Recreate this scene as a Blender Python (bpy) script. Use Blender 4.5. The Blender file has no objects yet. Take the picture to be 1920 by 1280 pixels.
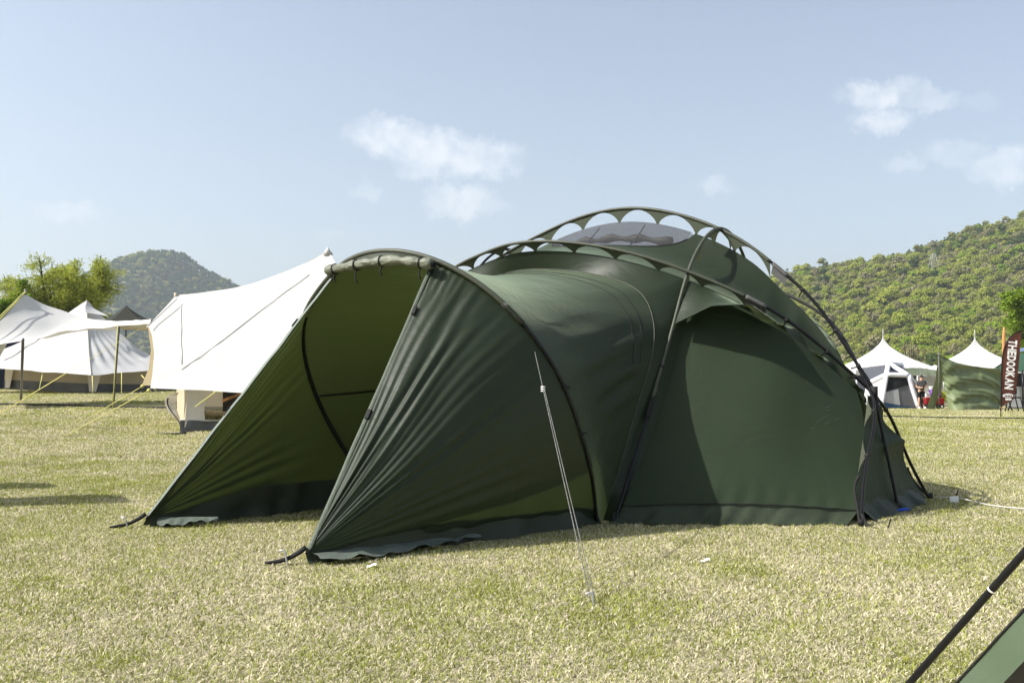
import bpy, bmesh, math, random
import numpy as np
from mathutils import Vector, Matrix
random.seed(7); RNG = np.random.default_rng(7)
S = bpy.context.scene
COL = S.collection
# ------------------------------------------------------------------ camera
FPX, CAMH, HOR = 1850.0, 1.1, 716.0
PITCH = math.atan((HOR - 640.0) / FPX)
cd = bpy.data.cameras.new('camera'); cam = bpy.data.objects.new('camera', cd); COL.objects.link(cam)
cd.sensor_width = 36.0; cd.lens = 36.0 * FPX / 1920.0; cd.clip_start = 0.05; cd.clip_end = 12000
cam.location = (0, 0, CAMH); cam.rotation_euler = (math.pi / 2 + PITCH, 0, 0)
S.camera = cam
# ------------------------------------------------------------------ sun, sky, exposure
SUN_EL, SUN_AZ = math.radians(45), math.radians(76)     # azimuth: from behind the camera round to its left
to_sun = Vector((-math.cos(SUN_EL) * math.sin(SUN_AZ), -math.cos(SUN_EL) * math.cos(SUN_AZ), math.sin(SUN_EL)))
sd = bpy.data.lights.new('sun', 'SUN'); sun = bpy.data.objects.new('sun', sd); COL.objects.link(sun)
sd.energy = 5.0; sd.angle = math.radians(0.53); sd.color = (1.0, 0.965, 0.905)
sun.rotation_euler = to_sun.to_track_quat('Z', 'Y').to_euler(); sun.location = to_sun * 60
S.view_settings.view_transform = 'Standard'; S.view_settings.look = 'None'
S.view_settings.gamma = 1.0; S.view_settings.use_curve_mapping = False; S.view_settings.exposure = 0.68
cy = S.cycles; cy.max_bounces = 5; cy.diffuse_bounces = 2; cy.glossy_bounces = 2; cy.transmission_bounces = 4; cy.transparent_max_bounces = 8; cy.volume_bounces = 0
cy.use_adaptive_sampling = True; cy.adaptive_threshold = .03; cy.caustics_reflective = False; cy.caustics_refractive = False


def ray(px, py):
    u = (px - 960) / FPX; v = (640 - py) / FPX; c, s = math.cos(PITCH), math.sin(PITCH)
    return np.array([u, c - v * s, s + v * c])


def at(px, py, Y):                      # a surveyed point: direction in the photograph, distance Y in metres
    d = ray(px, py); return np.array([0, 0, CAMH]) + d * (Y / d[1])


def build_world():
    w = bpy.data.worlds.new('World'); S.world = w; w.use_nodes = True
    nt = w.node_tree; N = nt.nodes; L = nt.links; N.clear()
    out = N.new('ShaderNodeOutputWorld'); bg = N.new('ShaderNodeBackground'); bg.inputs[1].default_value = 0.125
    sky = N.new('ShaderNodeTexSky'); sky.sky_type = 'NISHITA'; sky.sun_disc = False
    sky.sun_elevation = SUN_EL; sky.sun_rotation = math.atan2(to_sun.x, to_sun.y)
    sky.air_density = 1.0; sky.dust_density = 3.2; sky.ozone_density = 1.0; sky.altitude = 100
    tc = N.new('ShaderNodeTexCoord'); sep = N.new('ShaderNodeSeparateXYZ'); L.new(tc.outputs['Generated'], sep.inputs[0])
    az = N.new('ShaderNodeMath'); az.operation = 'ARCTAN2'; L.new(sep.outputs[0], az.inputs[0]); L.new(sep.outputs[1], az.inputs[1])
    el = N.new('ShaderNodeMath'); el.operation = 'ARCSINE'; L.new(sep.outputs[2], el.inputs[0])
    cx = N.new('ShaderNodeCombineXYZ'); L.new(az.outputs[0], cx.inputs[0]); L.new(el.outputs[0], cx.inputs[1])
    no = N.new('ShaderNodeTexNoise'); no.inputs['Scale'].default_value = 34; no.inputs['Detail'].default_value = 6; no.inputs['Roughness'].default_value = 0.66
    L.new(tc.outputs['Generated'], no.inputs['Vector'])
    nsub = N.new('ShaderNodeVectorMath'); nsub.operation = 'SUBTRACT'; L.new(no.outputs['Color'], nsub.inputs[0]); nsub.inputs[1].default_value = (.5, .5, .5)
    nsc = N.new('ShaderNodeVectorMath'); nsc.operation = 'SCALE'; L.new(nsub.outputs[0], nsc.inputs[0]); nsc.inputs['Scale'].default_value = 0.055
    dv = N.new('ShaderNodeVectorMath'); dv.operation = 'ADD'; L.new(cx.outputs[0], dv.inputs[0]); L.new(nsc.outputs[0], dv.inputs[1])
    blobs = [(735, 262, 85, 50, .9), (820, 285, 95, 48, 1.), (905, 298, 72, 50, .95), (800, 312, 90, 24, .7), (860, 376, 95, 30, .85), (925, 394, 50, 20, .45),
             (1645, 174, 75, 34, 1.), (1655, 226, 66, 24, .85), (1745, 182, 40, 34, .55), (1885, 312, 80, 38, .75), (1790, 286, 45, 32, .42), (1702, 310, 40, 20, .38),
             (1340, 346, 42, 20, .45), (125, 398, 60, 24, .42), (685, 352, 32, 16, .32), (1840, 190, 40, 24, .18), (620, 440, 40, 16, .2)]
    lst = []
    for px, py, rx, ry, s in blobs:
        d = ray(px, py); d = d / np.linalg.norm(d)
        lst.append((math.atan2(d[0], d[1]), math.asin(d[2]), rx / FPX, ry / FPX, s))
    r2 = random.Random(5)                 # the same fair-weather clouds go on round the rest of the sky
    for i in range(5):
        a_ = r2.uniform(.75, 2 * math.pi - .75); a_ = a_ if a_ < math.pi else a_ - 2 * math.pi
        lst.append((a_, r2.uniform(.12, .5), r2.uniform(.04, .1), r2.uniform(.02, .035), r2.uniform(.4, 1)))
    acc = None
    sq = N.new('ShaderNodeVectorMath'); sq.operation = 'MULTIPLY'; L.new(dv.outputs[0], sq.inputs[0]); sq.inputs[1].default_value = (1, 2.1, 0)
    for a_, e_, rx, ry, s in lst:
        le = N.new('ShaderNodeVectorMath'); le.operation = 'DISTANCE'; L.new(sq.outputs[0], le.inputs[0]); le.inputs[1].default_value = (a_, e_ * 2.1, 0); r_ = (rx + ry * 2.1) / 2
        mr = N.new('ShaderNodeMapRange'); mr.clamp = True; L.new(le.outputs['Value'], mr.inputs[0])
        mr.inputs[1].default_value = 1.02 * r_; mr.inputs[2].default_value = 0.52 * r_; mr.inputs[3].default_value = 0; mr.inputs[4].default_value = s
        if acc is None: acc = mr.outputs[0]
        else:
            mx = N.new('ShaderNodeMath'); mx.operation = 'MAXIMUM'; L.new(acc, mx.inputs[0]); L.new(mr.outputs[0], mx.inputs[1]); acc = mx.outputs[0]
    n2 = N.new('ShaderNodeTexNoise'); n2.inputs['Scale'].default_value = 60; n2.inputs['Detail'].default_value = 3
    L.new(tc.outputs['Generated'], n2.inputs['Vector'])
    m2 = N.new('ShaderNodeMapRange'); L.new(n2.outputs[0], m2.inputs[0]); m2.inputs[1].default_value = .3; m2.inputs[2].default_value = .62; m2.inputs[3].default_value = .45; m2.inputs[4].default_value = 1
    mm = N.new('ShaderNodeMath'); mm.operation = 'MULTIPLY'; L.new(acc, mm.inputs[0]); L.new(m2.outputs[0], mm.inputs[1])
    m3 = N.new('ShaderNodeMath'); m3.operation = 'MULTIPLY'; L.new(mm.outputs[0], m3.inputs[0]); m3.inputs[1].default_value = .38
    mix = N.new('ShaderNodeMix'); mix.data_type = 'RGBA'; L.new(m3.outputs[0], mix.inputs['Factor']); hs = N.new('ShaderNodeHueSaturation'); hs.inputs['Saturation'].default_value = .71; hs.inputs['Value'].default_value = 1.02; L.new(sky.outputs[0], hs.inputs['Color']); L.new(hs.outputs[0], mix.inputs['A'])
    mix.inputs['B'].default_value = (7.4, 7.3, 7.0, 1)
    L.new(mix.outputs['Result'], bg.inputs[0]); L.new(bg.outputs[0], out.inputs[0])


build_world()


# ------------------------------------------------------------------ helpers: materials
def mat(name, col, rough=.7, spec=.3, transl=0., tcol=None, noise=0., nscale=6., bump=0., bscale=40., metal=0., col2=None, detail=4, sheen=0., stretch=None, crease=0.):
    m = bpy.data.materials.new(name); m.use_nodes = True
    nt = m.node_tree; N = nt.nodes; L = nt.links
    p = N['Principled BSDF']; out = N['Material Output']
    p.inputs['Base Color'].default_value = (*col, 1); p.inputs['Roughness'].default_value = rough
    p.inputs['Specular IOR Level'].default_value = spec; p.inputs['Metallic'].default_value = metal
    if sheen: p.inputs['Sheen Weight'].default_value = sheen; p.inputs['Sheen Roughness'].default_value = .28; p.inputs['Sheen Tint'].default_value = (.76, .93, .66, 1)
    tc = N.new('ShaderNodeTexCoord'); vec = tc.outputs['Object']
    if stretch:
        mp = N.new('ShaderNodeMapping'); mp.inputs['Scale'].default_value = stretch; L.new(vec, mp.inputs[0]); vec = mp.outputs[0]
    if noise or col2:
        n = N.new('ShaderNodeTexNoise'); n.inputs['Scale'].default_value = nscale; n.inputs['Detail'].default_value = detail; L.new(vec, n.inputs['Vector'])
        mr = N.new('ShaderNodeMapRange'); L.new(n.outputs[0], mr.inputs[0]); mr.inputs[1].default_value = .3; mr.inputs[2].default_value = .7
        mx = N.new('ShaderNodeMix'); mx.data_type = 'RGBA'; L.new(mr.outputs[0], mx.inputs['Factor'])
        c2 = col2 or tuple(min(1, c * (1 + noise)) for c in col); c1 = col if col2 else tuple(c * (1 - noise) for c in col)
        mx.inputs['A'].default_value = (*c1, 1); mx.inputs['B'].default_value = (*c2, 1)
        L.new(mx.outputs['Result'], p.inputs['Base Color'])
    if bump:
        n = N.new('ShaderNodeTexNoise'); n.inputs['Scale'].default_value = bscale; n.inputs['Detail'].default_value = 3; L.new(vec, n.inputs['Vector'])
        b = N.new('ShaderNodeBump'); b.inputs['Strength'].default_value = bump; b.inputs['Distance'].default_value = .02; L.new(n.outputs[0], b.inputs['Height'])
        L.new(b.outputs[0], p.inputs['Normal'])
        if crease:                      # long soft tension creases and short sharp ones
            c1 = N.new('ShaderNodeTexNoise'); c1.inputs['Scale'].default_value = 2.2; c1.inputs['Detail'].default_value = 5; c1.inputs['Distortion'].default_value = 1.2; c1.inputs['Roughness'].default_value = .45
            mp2 = N.new('ShaderNodeMapping'); mp2.inputs['Scale'].default_value = (1, 1, 2.4); mp2.inputs['Rotation'].default_value = (.5, .3, 0); L.new(vec, mp2.inputs[0]); L.new(mp2.outputs[0], c1.inputs['Vector'])
            s1 = N.new('ShaderNodeMath'); s1.operation = 'SUBTRACT'; L.new(c1.outputs[0], s1.inputs[0]); s1.inputs[1].default_value = .5
            a1 = N.new('ShaderNodeMath'); a1.operation = 'ABSOLUTE'; L.new(s1.outputs[0], a1.inputs[0]); q1 = N.new('ShaderNodeMath'); q1.operation = 'POWER'; L.new(a1.outputs[0], q1.inputs[0]); q1.inputs[1].default_value = .6
            b2 = N.new('ShaderNodeBump'); b2.inputs['Strength'].default_value = crease; b2.inputs['Distance'].default_value = .05; L.new(q1.outputs[0], b2.inputs['Height']); L.new(b.outputs[0], b2.inputs['Normal']); L.new(b2.outputs[0], p.inputs['Normal'])
    if transl:
        t = N.new('ShaderNodeBsdfTranslucent'); t.inputs[0].default_value = (*(tcol or col), 1)
        ms = N.new('ShaderNodeMixShader'); ms.inputs[0].default_value = transl
        L.new(p.outputs[0], ms.inputs[1]); L.new(t.outputs[0], ms.inputs[2]); L.new(ms.outputs[0], out.inputs[0])
    return m


M = {}
M['green'] = mat('tent_fabric_green', (.0155, .0255, .0115), .5, .33, .2, (.056, .074, .018), noise=.10, nscale=1.3, bump=.07, bscale=16, sheen=.85, crease=.075)
M['green_dimmed'] = mat('tent_fabric_green_dimmed', (.022, .034, .017), .6, .16, .08, (.055, .072, .018), noise=.10, nscale=1.1, bump=.04, bscale=10, sheen=.15, crease=.10)  # same green cloth as the tent, gloss and sheen cut to dim its sunlit highlight
M['skirt'] = mat('skirt_fabric', (.032, .042, .026), .5, .16, .08, (.06, .07, .03), noise=.15, nscale=4, bump=.35, bscale=16)
M['sleeve'] = mat('sleeve_fabric', (.06, .068, .045), .5, .4, .15, (.09, .1, .04), bump=.2, bscale=60)
M['pole'] = mat('black_pole', (.005, .005, .006), .35, .28)
M['strap'] = mat('black_webbing', (.012, .012, .012), .7, .3, bump=.4, bscale=200)
M['trim'] = mat('grey_hem', (.12, .15, .125), .55, .25, bump=.2, bscale=60)
M['hemgreen'] = mat('green_hem', (.055, .07, .05), .55, .25, bump=.2, bscale=60)
M['mesh'] = mat('vent_mesh', (.03, .03, .033), .8, .2)
M['peg'] = mat('steel_peg', (.55, .55, .53), .35, .6, metal=.8)
M['cord'] = mat('guy_cord', (.20, .205, .19), .8, .2, col2=(.06, .06, .055), nscale=90)
M['whitep'] = mat('white_plastic', (.8, .8, .78), .4, .5)
M['canvas'] = mat('white_canvas', (.52, .52, .51), .85, .15, .12, (.8, .76, .66), noise=.025, nscale=2, bump=.12, bscale=5)
M['beige'] = mat('beige_canvas', (.60, .53, .40), .85, .15, .25, (.62, .52, .34), noise=.05, nscale=2, bump=.1, bscale=6)
M['wallbeige'] = mat('beige_tent_wall', (.50, .44, .32), .85, .15, .2, (.5, .42, .28), noise=.06, nscale=2, bump=.2, bscale=4)
M['mud'] = mat('grey_mudwall', (.10, .10, .095), .5, .4, noise=.15, nscale=5, bump=.5, bscale=9)
M['yellow'] = mat('yellow_cord', (.58, .55, .19), .7, .2)
M['darkpole'] = mat('grey_pole', (.10, .10, .10), .4, .5)
M['seam'] = mat('grey_seam', (.28, .27, .24), .8, .2)
M['bark'] = mat('bark', (.06, .052, .04), .9, .1, noise=.3, nscale=8)
M['blue'] = mat('blue_webbing', (.02, .07, .42), .6, .3)


# ------------------------------------------------------------------ helpers: objects
OFF = {}


def put(name, verts, faces, m, parent=None, smooth=True, origin=None):
    V = np.asarray(verts, float)
    if parent is not None: o0 = OFF[parent.name]
    elif origin is not None: o0 = np.asarray(origin, float)
    else: o0 = np.array([V[:, 0].mean(), V[:, 1].mean(), V[:, 2].min()])
    me = bpy.data.meshes.new(name); me.from_pydata((V - o0).tolist(), [], [tuple(int(i) for i in f) for f in faces]); me.update()
    if smooth: me.polygons.foreach_set('use_smooth', [True] * len(me.polygons))
    for mm in (m if isinstance(m, (list, tuple)) else [m]): me.materials.append(mm)
    o = bpy.data.objects.new(name, me); COL.objects.link(o)
    if parent is not None: o.parent = parent
    else: o.location = o0
    OFF[o.name] = o0
    return o


def tag(o, label, cat, group=None):
    o['label'] = label; o['category'] = cat
    if group: o['group'] = group
    return o


def thing(name, loc, label, cat, group=None):
    o = bpy.data.objects.new(name, None); COL.objects.link(o); o.location = tuple(loc); o.empty_display_size = .2
    OFF[o.name] = np.asarray(loc, float); return tag(o, label, cat, group)


def spl(P, n=None, ts=None):            # natural cubic spline through P, chord-length parameter
    P = np.asarray(P, float); k = len(P)
    d = np.r_[0, np.cumsum(np.linalg.norm(np.diff(P, axis=0), axis=1))]; d = d / d[-1]
    x = np.linspace(0, 1, n) if ts is None else np.asarray(ts, float)
    if k == 2: return P[0] + (P[1] - P[0]) * x[:, None]
    h = np.diff(d); A = np.eye(k); R = np.zeros((k, P.shape[1]))
    for i in range(1, k - 1):
        A[i, i - 1] = h[i - 1]; A[i, i] = 2 * (h[i - 1] + h[i]); A[i, i + 1] = h[i]
        R[i] = 3 * ((P[i + 1] - P[i]) / h[i] - (P[i] - P[i - 1]) / h[i - 1])
    c = np.linalg.solve(A, R); b = (P[1:] - P[:-1]) / h[:, None] - h[:, None] * (2 * c[:-1] + c[1:]) / 3; e = (c[1:] - c[:-1]) / (3 * h[:, None])
    i = np.clip(np.searchsorted(d, x, side='right') - 1, 0, k - 2); t = (x - d[i])[:, None]
    return P[i] + b[i] * t + c[i] * t ** 2 + e[i] * t ** 3


def lin(P, n):                          # polyline resample
    P = np.asarray(P, float); d = np.r_[0, np.cumsum(np.linalg.norm(np.diff(P, axis=0), axis=1))]; x = np.linspace(0, d[-1], n)
    return np.stack([np.interp(x, d, P[:, j]) for j in range(P.shape[1])], 1)


def tube_vf(P, r, sides=8):
    P = np.asarray(P, float); n = len(P); r = np.broadcast_to(np.asarray(r, float), (n,))
    T = np.gradient(P, axis=0); T /= np.linalg.norm(T, axis=1)[:, None] + 1e-12
    u = np.cross(T[0], [0, 0, 1.]); u = np.cross(T[0], [1., 0, 0]) if np.linalg.norm(u) < 1e-3 else u; u /= np.linalg.norm(u)
    V = []; an = np.linspace(0, 2 * np.pi, sides, endpoint=False)
    for i in range(n):
        u = u - T[i] * np.dot(u, T[i]); u /= np.linalg.norm(u) + 1e-12; w = np.cross(T[i], u)
        V.append(P[i] + r[i] * (np.cos(an)[:, None] * u + np.sin(an)[:, None] * w))
    V = np.concatenate(V); F = []
    for i in range(n - 1):
        for j in range(sides):
            a, b = i * sides + j, i * sides + (j + 1) % sides; F.append((a, b, b + sides, a + sides))
    F.append(tuple(range(sides))[::-1]); F.append(tuple(range((n - 1) * sides, n * sides)))
    return V, F


def tube(name, P, r, m, parent=None, sides=8, origin=None):
    V, F = tube_vf(P, r, sides); return put(name, V, F, m, parent, True, origin)


def join_vf(parts):
    V = []; F = []; k = 0
    for v, f in parts:
        V.append(np.asarray(v, float)); F += [tuple(i + k for i in g) for g in f]; k += len(v)
    return np.concatenate(V), F


def box_vf(c, size, rz=0., ax=None):
    sx, sy, sz = [s / 2 for s in size]
    V = np.array([(x, y, z) for z in (-sz, sz) for x, y in ((-sx, -sy), (sx, -sy), (sx, sy), (-sx, sy))])
    R = np.array([[math.cos(rz), -math.sin(rz), 0], [math.sin(rz), math.cos(rz), 0], [0, 0, 1]]) if ax is None else np.asarray(ax, float).T
    return V @ R.T + np.asarray(c, float), [(0, 3, 2, 1), (4, 5, 6, 7), (0, 1, 5, 4), (1, 2, 6, 5), (2, 3, 7, 6), (3, 0, 4, 7)]


def box(name, c, size, m, parent=None, rz=0., ax=None, bevel=0.):
    V, F = box_vf(c, size, rz, ax); o = put(name, V, F, m, parent, False)
    if bevel:
        b = o.modifiers.new('bevel', 'BEVEL'); b.width = bevel; b.segments = 2
    return o


def grid_vf(A):
    nu, nv = A.shape[:2]; F = []
    for i in range(nu - 1):
        for j in range(nv - 1):
            a = i * nv + j; F.append((a, a + nv, a + nv + 1, a + 1))
    return A.reshape(-1, 3), F


def grid(name, A, m, parent=None, origin=None):
    V, F = grid_vf(A); return put(name, V, F, m, parent, True, origin)


def coons(c0, c1, d0, d1):              # c: along u at v=0/1; d: along v at u=0/1 -> (nu, nv, 3)
    nu, nv = len(c0), len(d0); u = np.linspace(0, 1, nu)[:, None, None]; v = np.linspace(0, 1, nv)[None, :, None]
    return ((1 - v) * c0[:, None] + v * c1[:, None] + (1 - u) * d0[None] + u * d1[None]
            - ((1 - u) * (1 - v) * c0[0] + u * (1 - v) * c0[-1] + (1 - u) * v * c1[0] + u * v * c1[-1]))


def loft(c0, c1, nv):
    v = np.linspace(0, 1, nv)[None, :, None]; return c0[:, None] * (1 - v) + c1[:, None] * v


def normals(A):
    n = np.cross(np.gradient(A, axis=0), np.gradient(A, axis=1)); return n / (np.linalg.norm(n, axis=2)[..., None] + 1e-9)


_ph = np.random.default_rng(3)
_K = _ph.normal(size=(14, 3)); _K /= np.linalg.norm(_K, axis=1)[:, None]; _F = _ph.uniform(.6, 1.9, 14); _P0 = _ph.uniform(0, 6.28, 14)


def wob(P, scale):                      # smooth pseudo-noise about -1..1
    P = np.asarray(P, float); q = P @ (_K * _F[:, None]).T * (6.28 / scale) + _P0
    return np.sin(q + 1.3 * np.sin(q[..., ::-1] * .63)).sum(-1) / 4.5


def sm(a, b, x):
    t = np.clip((np.asarray(x, float) - a) / (b - a), 0, 1); return t * t * (3 - 2 * t)


def gz(x, y):                           # the meadow: level in front, rising gently far left, falling a little far right
    zl = np.interp(y, [0, 11.5, 16.5, 19.5, 23, 26, 34, 60, 120], [0, 0, .19, .35, .5, .6, .76, .9, .9])
    zr = np.interp(y, [0, 22, 36, 51, 80, 120], [0, 0, -.17, -.28, -.3, -.3])
    w = sm(1.0, -5.0, x); return zl * w + zr * (1 - w)


def onground(px, py):
    P = at(px, py, 8.)
    d = ray(px, py); lo = 2.; hi = 90.
    for _ in range(60):
        m_ = (lo + hi) / 2; Q = at(px, py, m_)
        if Q[2] > gz(Q[0], Q[1]): lo = m_
        else: hi = m_
    return at(px, py, lo)


# ------------------------------------------------------------------ meadow, hills
def grass_ground_mat():
    m = bpy.data.materials.new('meadow_ground'); m.use_nodes = True; nt = m.node_tree; N = nt.nodes; L = nt.links; p = N['Principled BSDF']
    p.inputs['Roughness'].default_value = .9; p.inputs['Specular IOR Level'].default_value = .1
    g = N.new('ShaderNodeNewGeometry')

    def noi(sc, det, a, b):
        n = N.new('ShaderNodeTexNoise'); n.inputs['Scale'].default_value = sc; n.inputs['Detail'].default_value = det; L.new(g.outputs['Position'], n.inputs['Vector'])
        r = N.new('ShaderNodeMapRange'); L.new(n.outputs[0], r.inputs[0]); r.inputs[1].default_value = a; r.inputs[2].default_value = b; return r.outputs[0]

    def mixc(f, a, b):
        x = N.new('ShaderNodeMix'); x.data_type = 'RGBA'; L.new(f, x.inputs['Factor'])
        for k, v in (('A', a), ('B', b)):
            if isinstance(v, tuple): x.inputs[k].default_value = (*v, 1)
            else: L.new(v, x.inputs[k])
        return x.outputs['Result']
    c = mixc(noi(55, 6, .3, .7), (.13, .11, .065), (.58, .53, .37))
    c = mixc(noi(.9, 6, .48, .72), c, (.30, .30, .11))
    c = mixc(noi(.16, 4, .5, .8), c, (.32, .32, .13))
    c = mixc(noi(140, 4, .58, .8), c, (.10, .10, .045))
    L.new(c, p.inputs['Base Color'])
    b = N.new('ShaderNodeBump'); b.inputs['Strength'].default_value = .6; b.inputs['Distance'].default_value = .03
    n = N.new('ShaderNodeTexNoise'); n.inputs['Scale'].default_value = 30; n.inputs['Detail'].default_value = 5; L.new(g.outputs['Position'], n.inputs['Vector']); L.new(n.outputs[0], b.inputs['Height']); L.new(b.outputs[0], p.inputs['Normal'])
    return m


def sgrid(lim, near, n):
    t = np.linspace(-1, 1, n); return np.sign(t) * (near * np.abs(t) + (lim - near) * np.abs(t) ** 5)


X, Y = np.meshgrid(sgrid(3500, 60, 121), np.r_[np.linspace(-40, 120, 161), np.linspace(130, 3500, 30)], indexing='ij')
Z = gz(X, Y)
ground = grid('meadow', np.stack([X, Y, Z], 2), grass_ground_mat(), origin=(0, 0, 0)); ground['kind'] = 'structure'
M['soil'] = mat('hill_floor', (.15, .15, .07), .95, .05, noise=.35, nscale=.12)


def hill_r(x, y):
    ridge = np.interp(x, [-60, 0, 49, 119, 181, 232, 260, 285, 313, 337, 400, 480, 640], [-3, 0, 20, 46, 69, 76, 80, 90, 100, 105, 118, 130, 120])
    up = sm(285, 655, y) * .55 + np.clip((y - 285) / 370, 0, 1) * .45; dn = 1 - .8 * sm(660, 1000, y)
    return ridge * up * dn + up * (1 - up) * (9 * np.sin(x * .045 + 1) + 6 * np.sin(x * .09 + y * .02)) - .6


def hill_l(x, y):
    px = 960 + x / 1480. * FPX
    sky_py = np.interp(px, [-300, -100, 60, 150, 210, 240, 290, 330, 370, 410, 445, 520, 640, 760], [640, 610, 560, 530, 503, 488, 477, 481, 507, 529, 545, 590, 680, 716])
    r = (716 - sky_py) / FPX * 1480.
    up = sm(1080, 1480, y) * .6 + np.clip((y - 1080) / 400, 0, 1) * .4
    return r * up * (1 - .9 * sm(1500, 1900, y)) + up * (1 - up) * 22 * np.sin(x * .02) - 1.


for nm, fn, xs, ys in (('hillside', hill_r, np.linspace(-60, 640, 90), np.linspace(285, 1000, 80)), ('far_hill', hill_l, np.linspace(-1050, -120, 90), np.linspace(1080, 1900, 70))):
    X, Y = np.meshgrid(xs, ys, indexing='ij'); o = grid(nm, np.stack([X, Y, fn(X, Y)], 2), M['soil'], origin=(0, 0, 0)); o['kind'] = 'structure'


# ------------------------------------------------------------------ scatter by geometry nodes (stuff only)
def scatter(name, pts, idx, rot, scl, sources, label, cat):
    src = bpy.data.collections.new(name + '_source')
    for s in sources: src.objects.link(s)
    me = bpy.data.meshes.new(name); me.from_pydata(np.asarray(pts).tolist(), [], [])
    a = me.attributes.new('idx', 'INT', 'POINT'); a.data.foreach_set('value', np.asarray(idx, np.int32))
    a = me.attributes.new('rot', 'FLOAT_VECTOR', 'POINT'); a.data.foreach_set('vector', np.asarray(rot, np.float32).ravel())
    a = me.attributes.new('scl', 'FLOAT_VECTOR', 'POINT'); a.data.foreach_set('vector', np.asarray(scl, np.float32).ravel())
    o = bpy.data.objects.new(name, me); COL.objects.link(o); o['kind'] = 'stuff'; tag(o, label, cat)
    ng = bpy.data.node_groups.new(name + '_nodes', 'GeometryNodeTree')
    ng.interface.new_socket('Geometry', in_out='INPUT', socket_type='NodeSocketGeometry'); ng.interface.new_socket('Geometry', in_out='OUTPUT', socket_type='NodeSocketGeometry')
    N = ng.nodes; L = ng.links; gi = N.new('NodeGroupInput'); go = N.new('NodeGroupOutput')
    ci = N.new('GeometryNodeCollectionInfo'); ci.inputs[0].default_value = src; ci.inputs['Separate Children'].default_value = True; ci.inputs['Reset Children'].default_value = True
    ip = N.new('GeometryNodeInstanceOnPoints'); ip.inputs['Pick Instance'].default_value = True

    def attr(n, t):
        x = N.new('GeometryNodeInputNamedAttribute'); x.data_type = t; x.inputs['Name'].default_value = n; return x.outputs['Attribute']
    er = N.new('FunctionNodeEulerToRotation'); L.new(attr('rot', 'FLOAT_VECTOR'), er.inputs[0])
    L.new(gi.outputs[0], ip.inputs['Points']); L.new(ci.outputs[0], ip.inputs['Instance']); L.new(attr('idx', 'INT'), ip.inputs['Instance Index'])
    L.new(er.outputs[0], ip.inputs['Rotation']); L.new(attr('scl', 'FLOAT_VECTOR'), ip.inputs['Scale']); L.new(ip.outputs[0], go.inputs[0])
    md = o.modifiers.new('scatter', 'NODES'); md.node_group = ng
    return o


def raw(name, V, F, m, cols=None, smooth=False):
    me = bpy.data.meshes.new(name); me.from_pydata(np.asarray(V).tolist(), [], [tuple(map(int, f)) for f in F])
    for x in (m if isinstance(m, (list, tuple)) else [m]): me.materials.append(x)
    if cols is not None:
        c = me.color_attributes.new('Col', 'FLOAT_COLOR', 'POINT'); c.data.foreach_set('color', np.asarray(cols, np.float32).ravel())
    return bpy.data.objects.new(name, me)


def leaf_mat(name, ramp, transl=.45, attr=False):
    m = bpy.data.materials.new(name); m.use_nodes = True; nt = m.node_tree; N = nt.nodes; L = nt.links; N.clear()
    out = N.new('ShaderNodeOutputMaterial'); d = N.new('ShaderNodeBsdfDiffuse'); t = N.new('ShaderNodeBsdfTranslucent'); ms = N.new('ShaderNodeMixShader'); ms.inputs[0].default_value = transl
    oi = N.new('ShaderNodeObjectInfo')
    if attr:
        a = N.new('ShaderNodeAttribute'); a.attribute_name = 'Col'
        hs = N.new('ShaderNodeHueSaturation'); L.new(a.outputs['Color'], hs.inputs['Color'])
        mr = N.new('ShaderNodeMapRange'); L.new(oi.outputs['Random'], mr.inputs[0]); mr.inputs[3].default_value = .8; mr.inputs[4].default_value = 1.2; L.new(mr.outputs[0], hs.inputs['Value']); c = hs.outputs[0]
    else:
        cr = N.new('ShaderNodeValToRGB'); e = cr.color_ramp.elements
        while len(e) < len(ramp): e.new(.5)
        for i, (p_, c_) in enumerate(ramp): e[i].position = p_; e[i].color = (*c_, 1)
        g = N.new('ShaderNodeNewGeometry'); ad = N.new('ShaderNodeMath'); ad.operation = 'MULTIPLY_ADD'; L.new(g.outputs['Random Per Island'], ad.inputs[0]); ad.inputs[1].default_value = .3; 
        sc = N.new('ShaderNodeMath'); sc.operation = 'MULTIPLY'; L.new(oi.outputs['Random'], sc.inputs[0]); sc.inputs[1].default_value = .7; L.new(sc.outputs[0], ad.inputs[2])
        L.new(ad.outputs[0], cr.inputs[0]); c = cr.outputs[0]
    L.new(c, d.inputs[0]); L.new(c, t.inputs[0]); L.new(d.outputs[0], ms.inputs[1]); L.new(t.outputs[0], ms.inputs[2]); L.new(ms.outputs[0], out.inputs[0])
    return m


def leaf_quads(C, size, rng, flat=.55, up=None, aspect=1.):
    n = len(C); nr = rng.normal(size=(n, 3)) * flat + (up if up is not None else np.array([0, 0, .6]))
    nr /= np.linalg.norm(nr, axis=1)[:, None]; a = np.cross(nr, rng.normal(size=(n, 3))); a /= np.linalg.norm(a, axis=1)[:, None] + 1e-9; b = np.cross(nr, a)
    s = (size * rng.uniform(.6, 1.4, n))[:, None]; a = a * s; b = b * s * aspect
    V = np.stack([C - a, C - b * .8, C + a, C + b * .8], 1).reshape(-1, 3); F = np.arange(4 * n).reshape(-1, 4); return V, F


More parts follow.
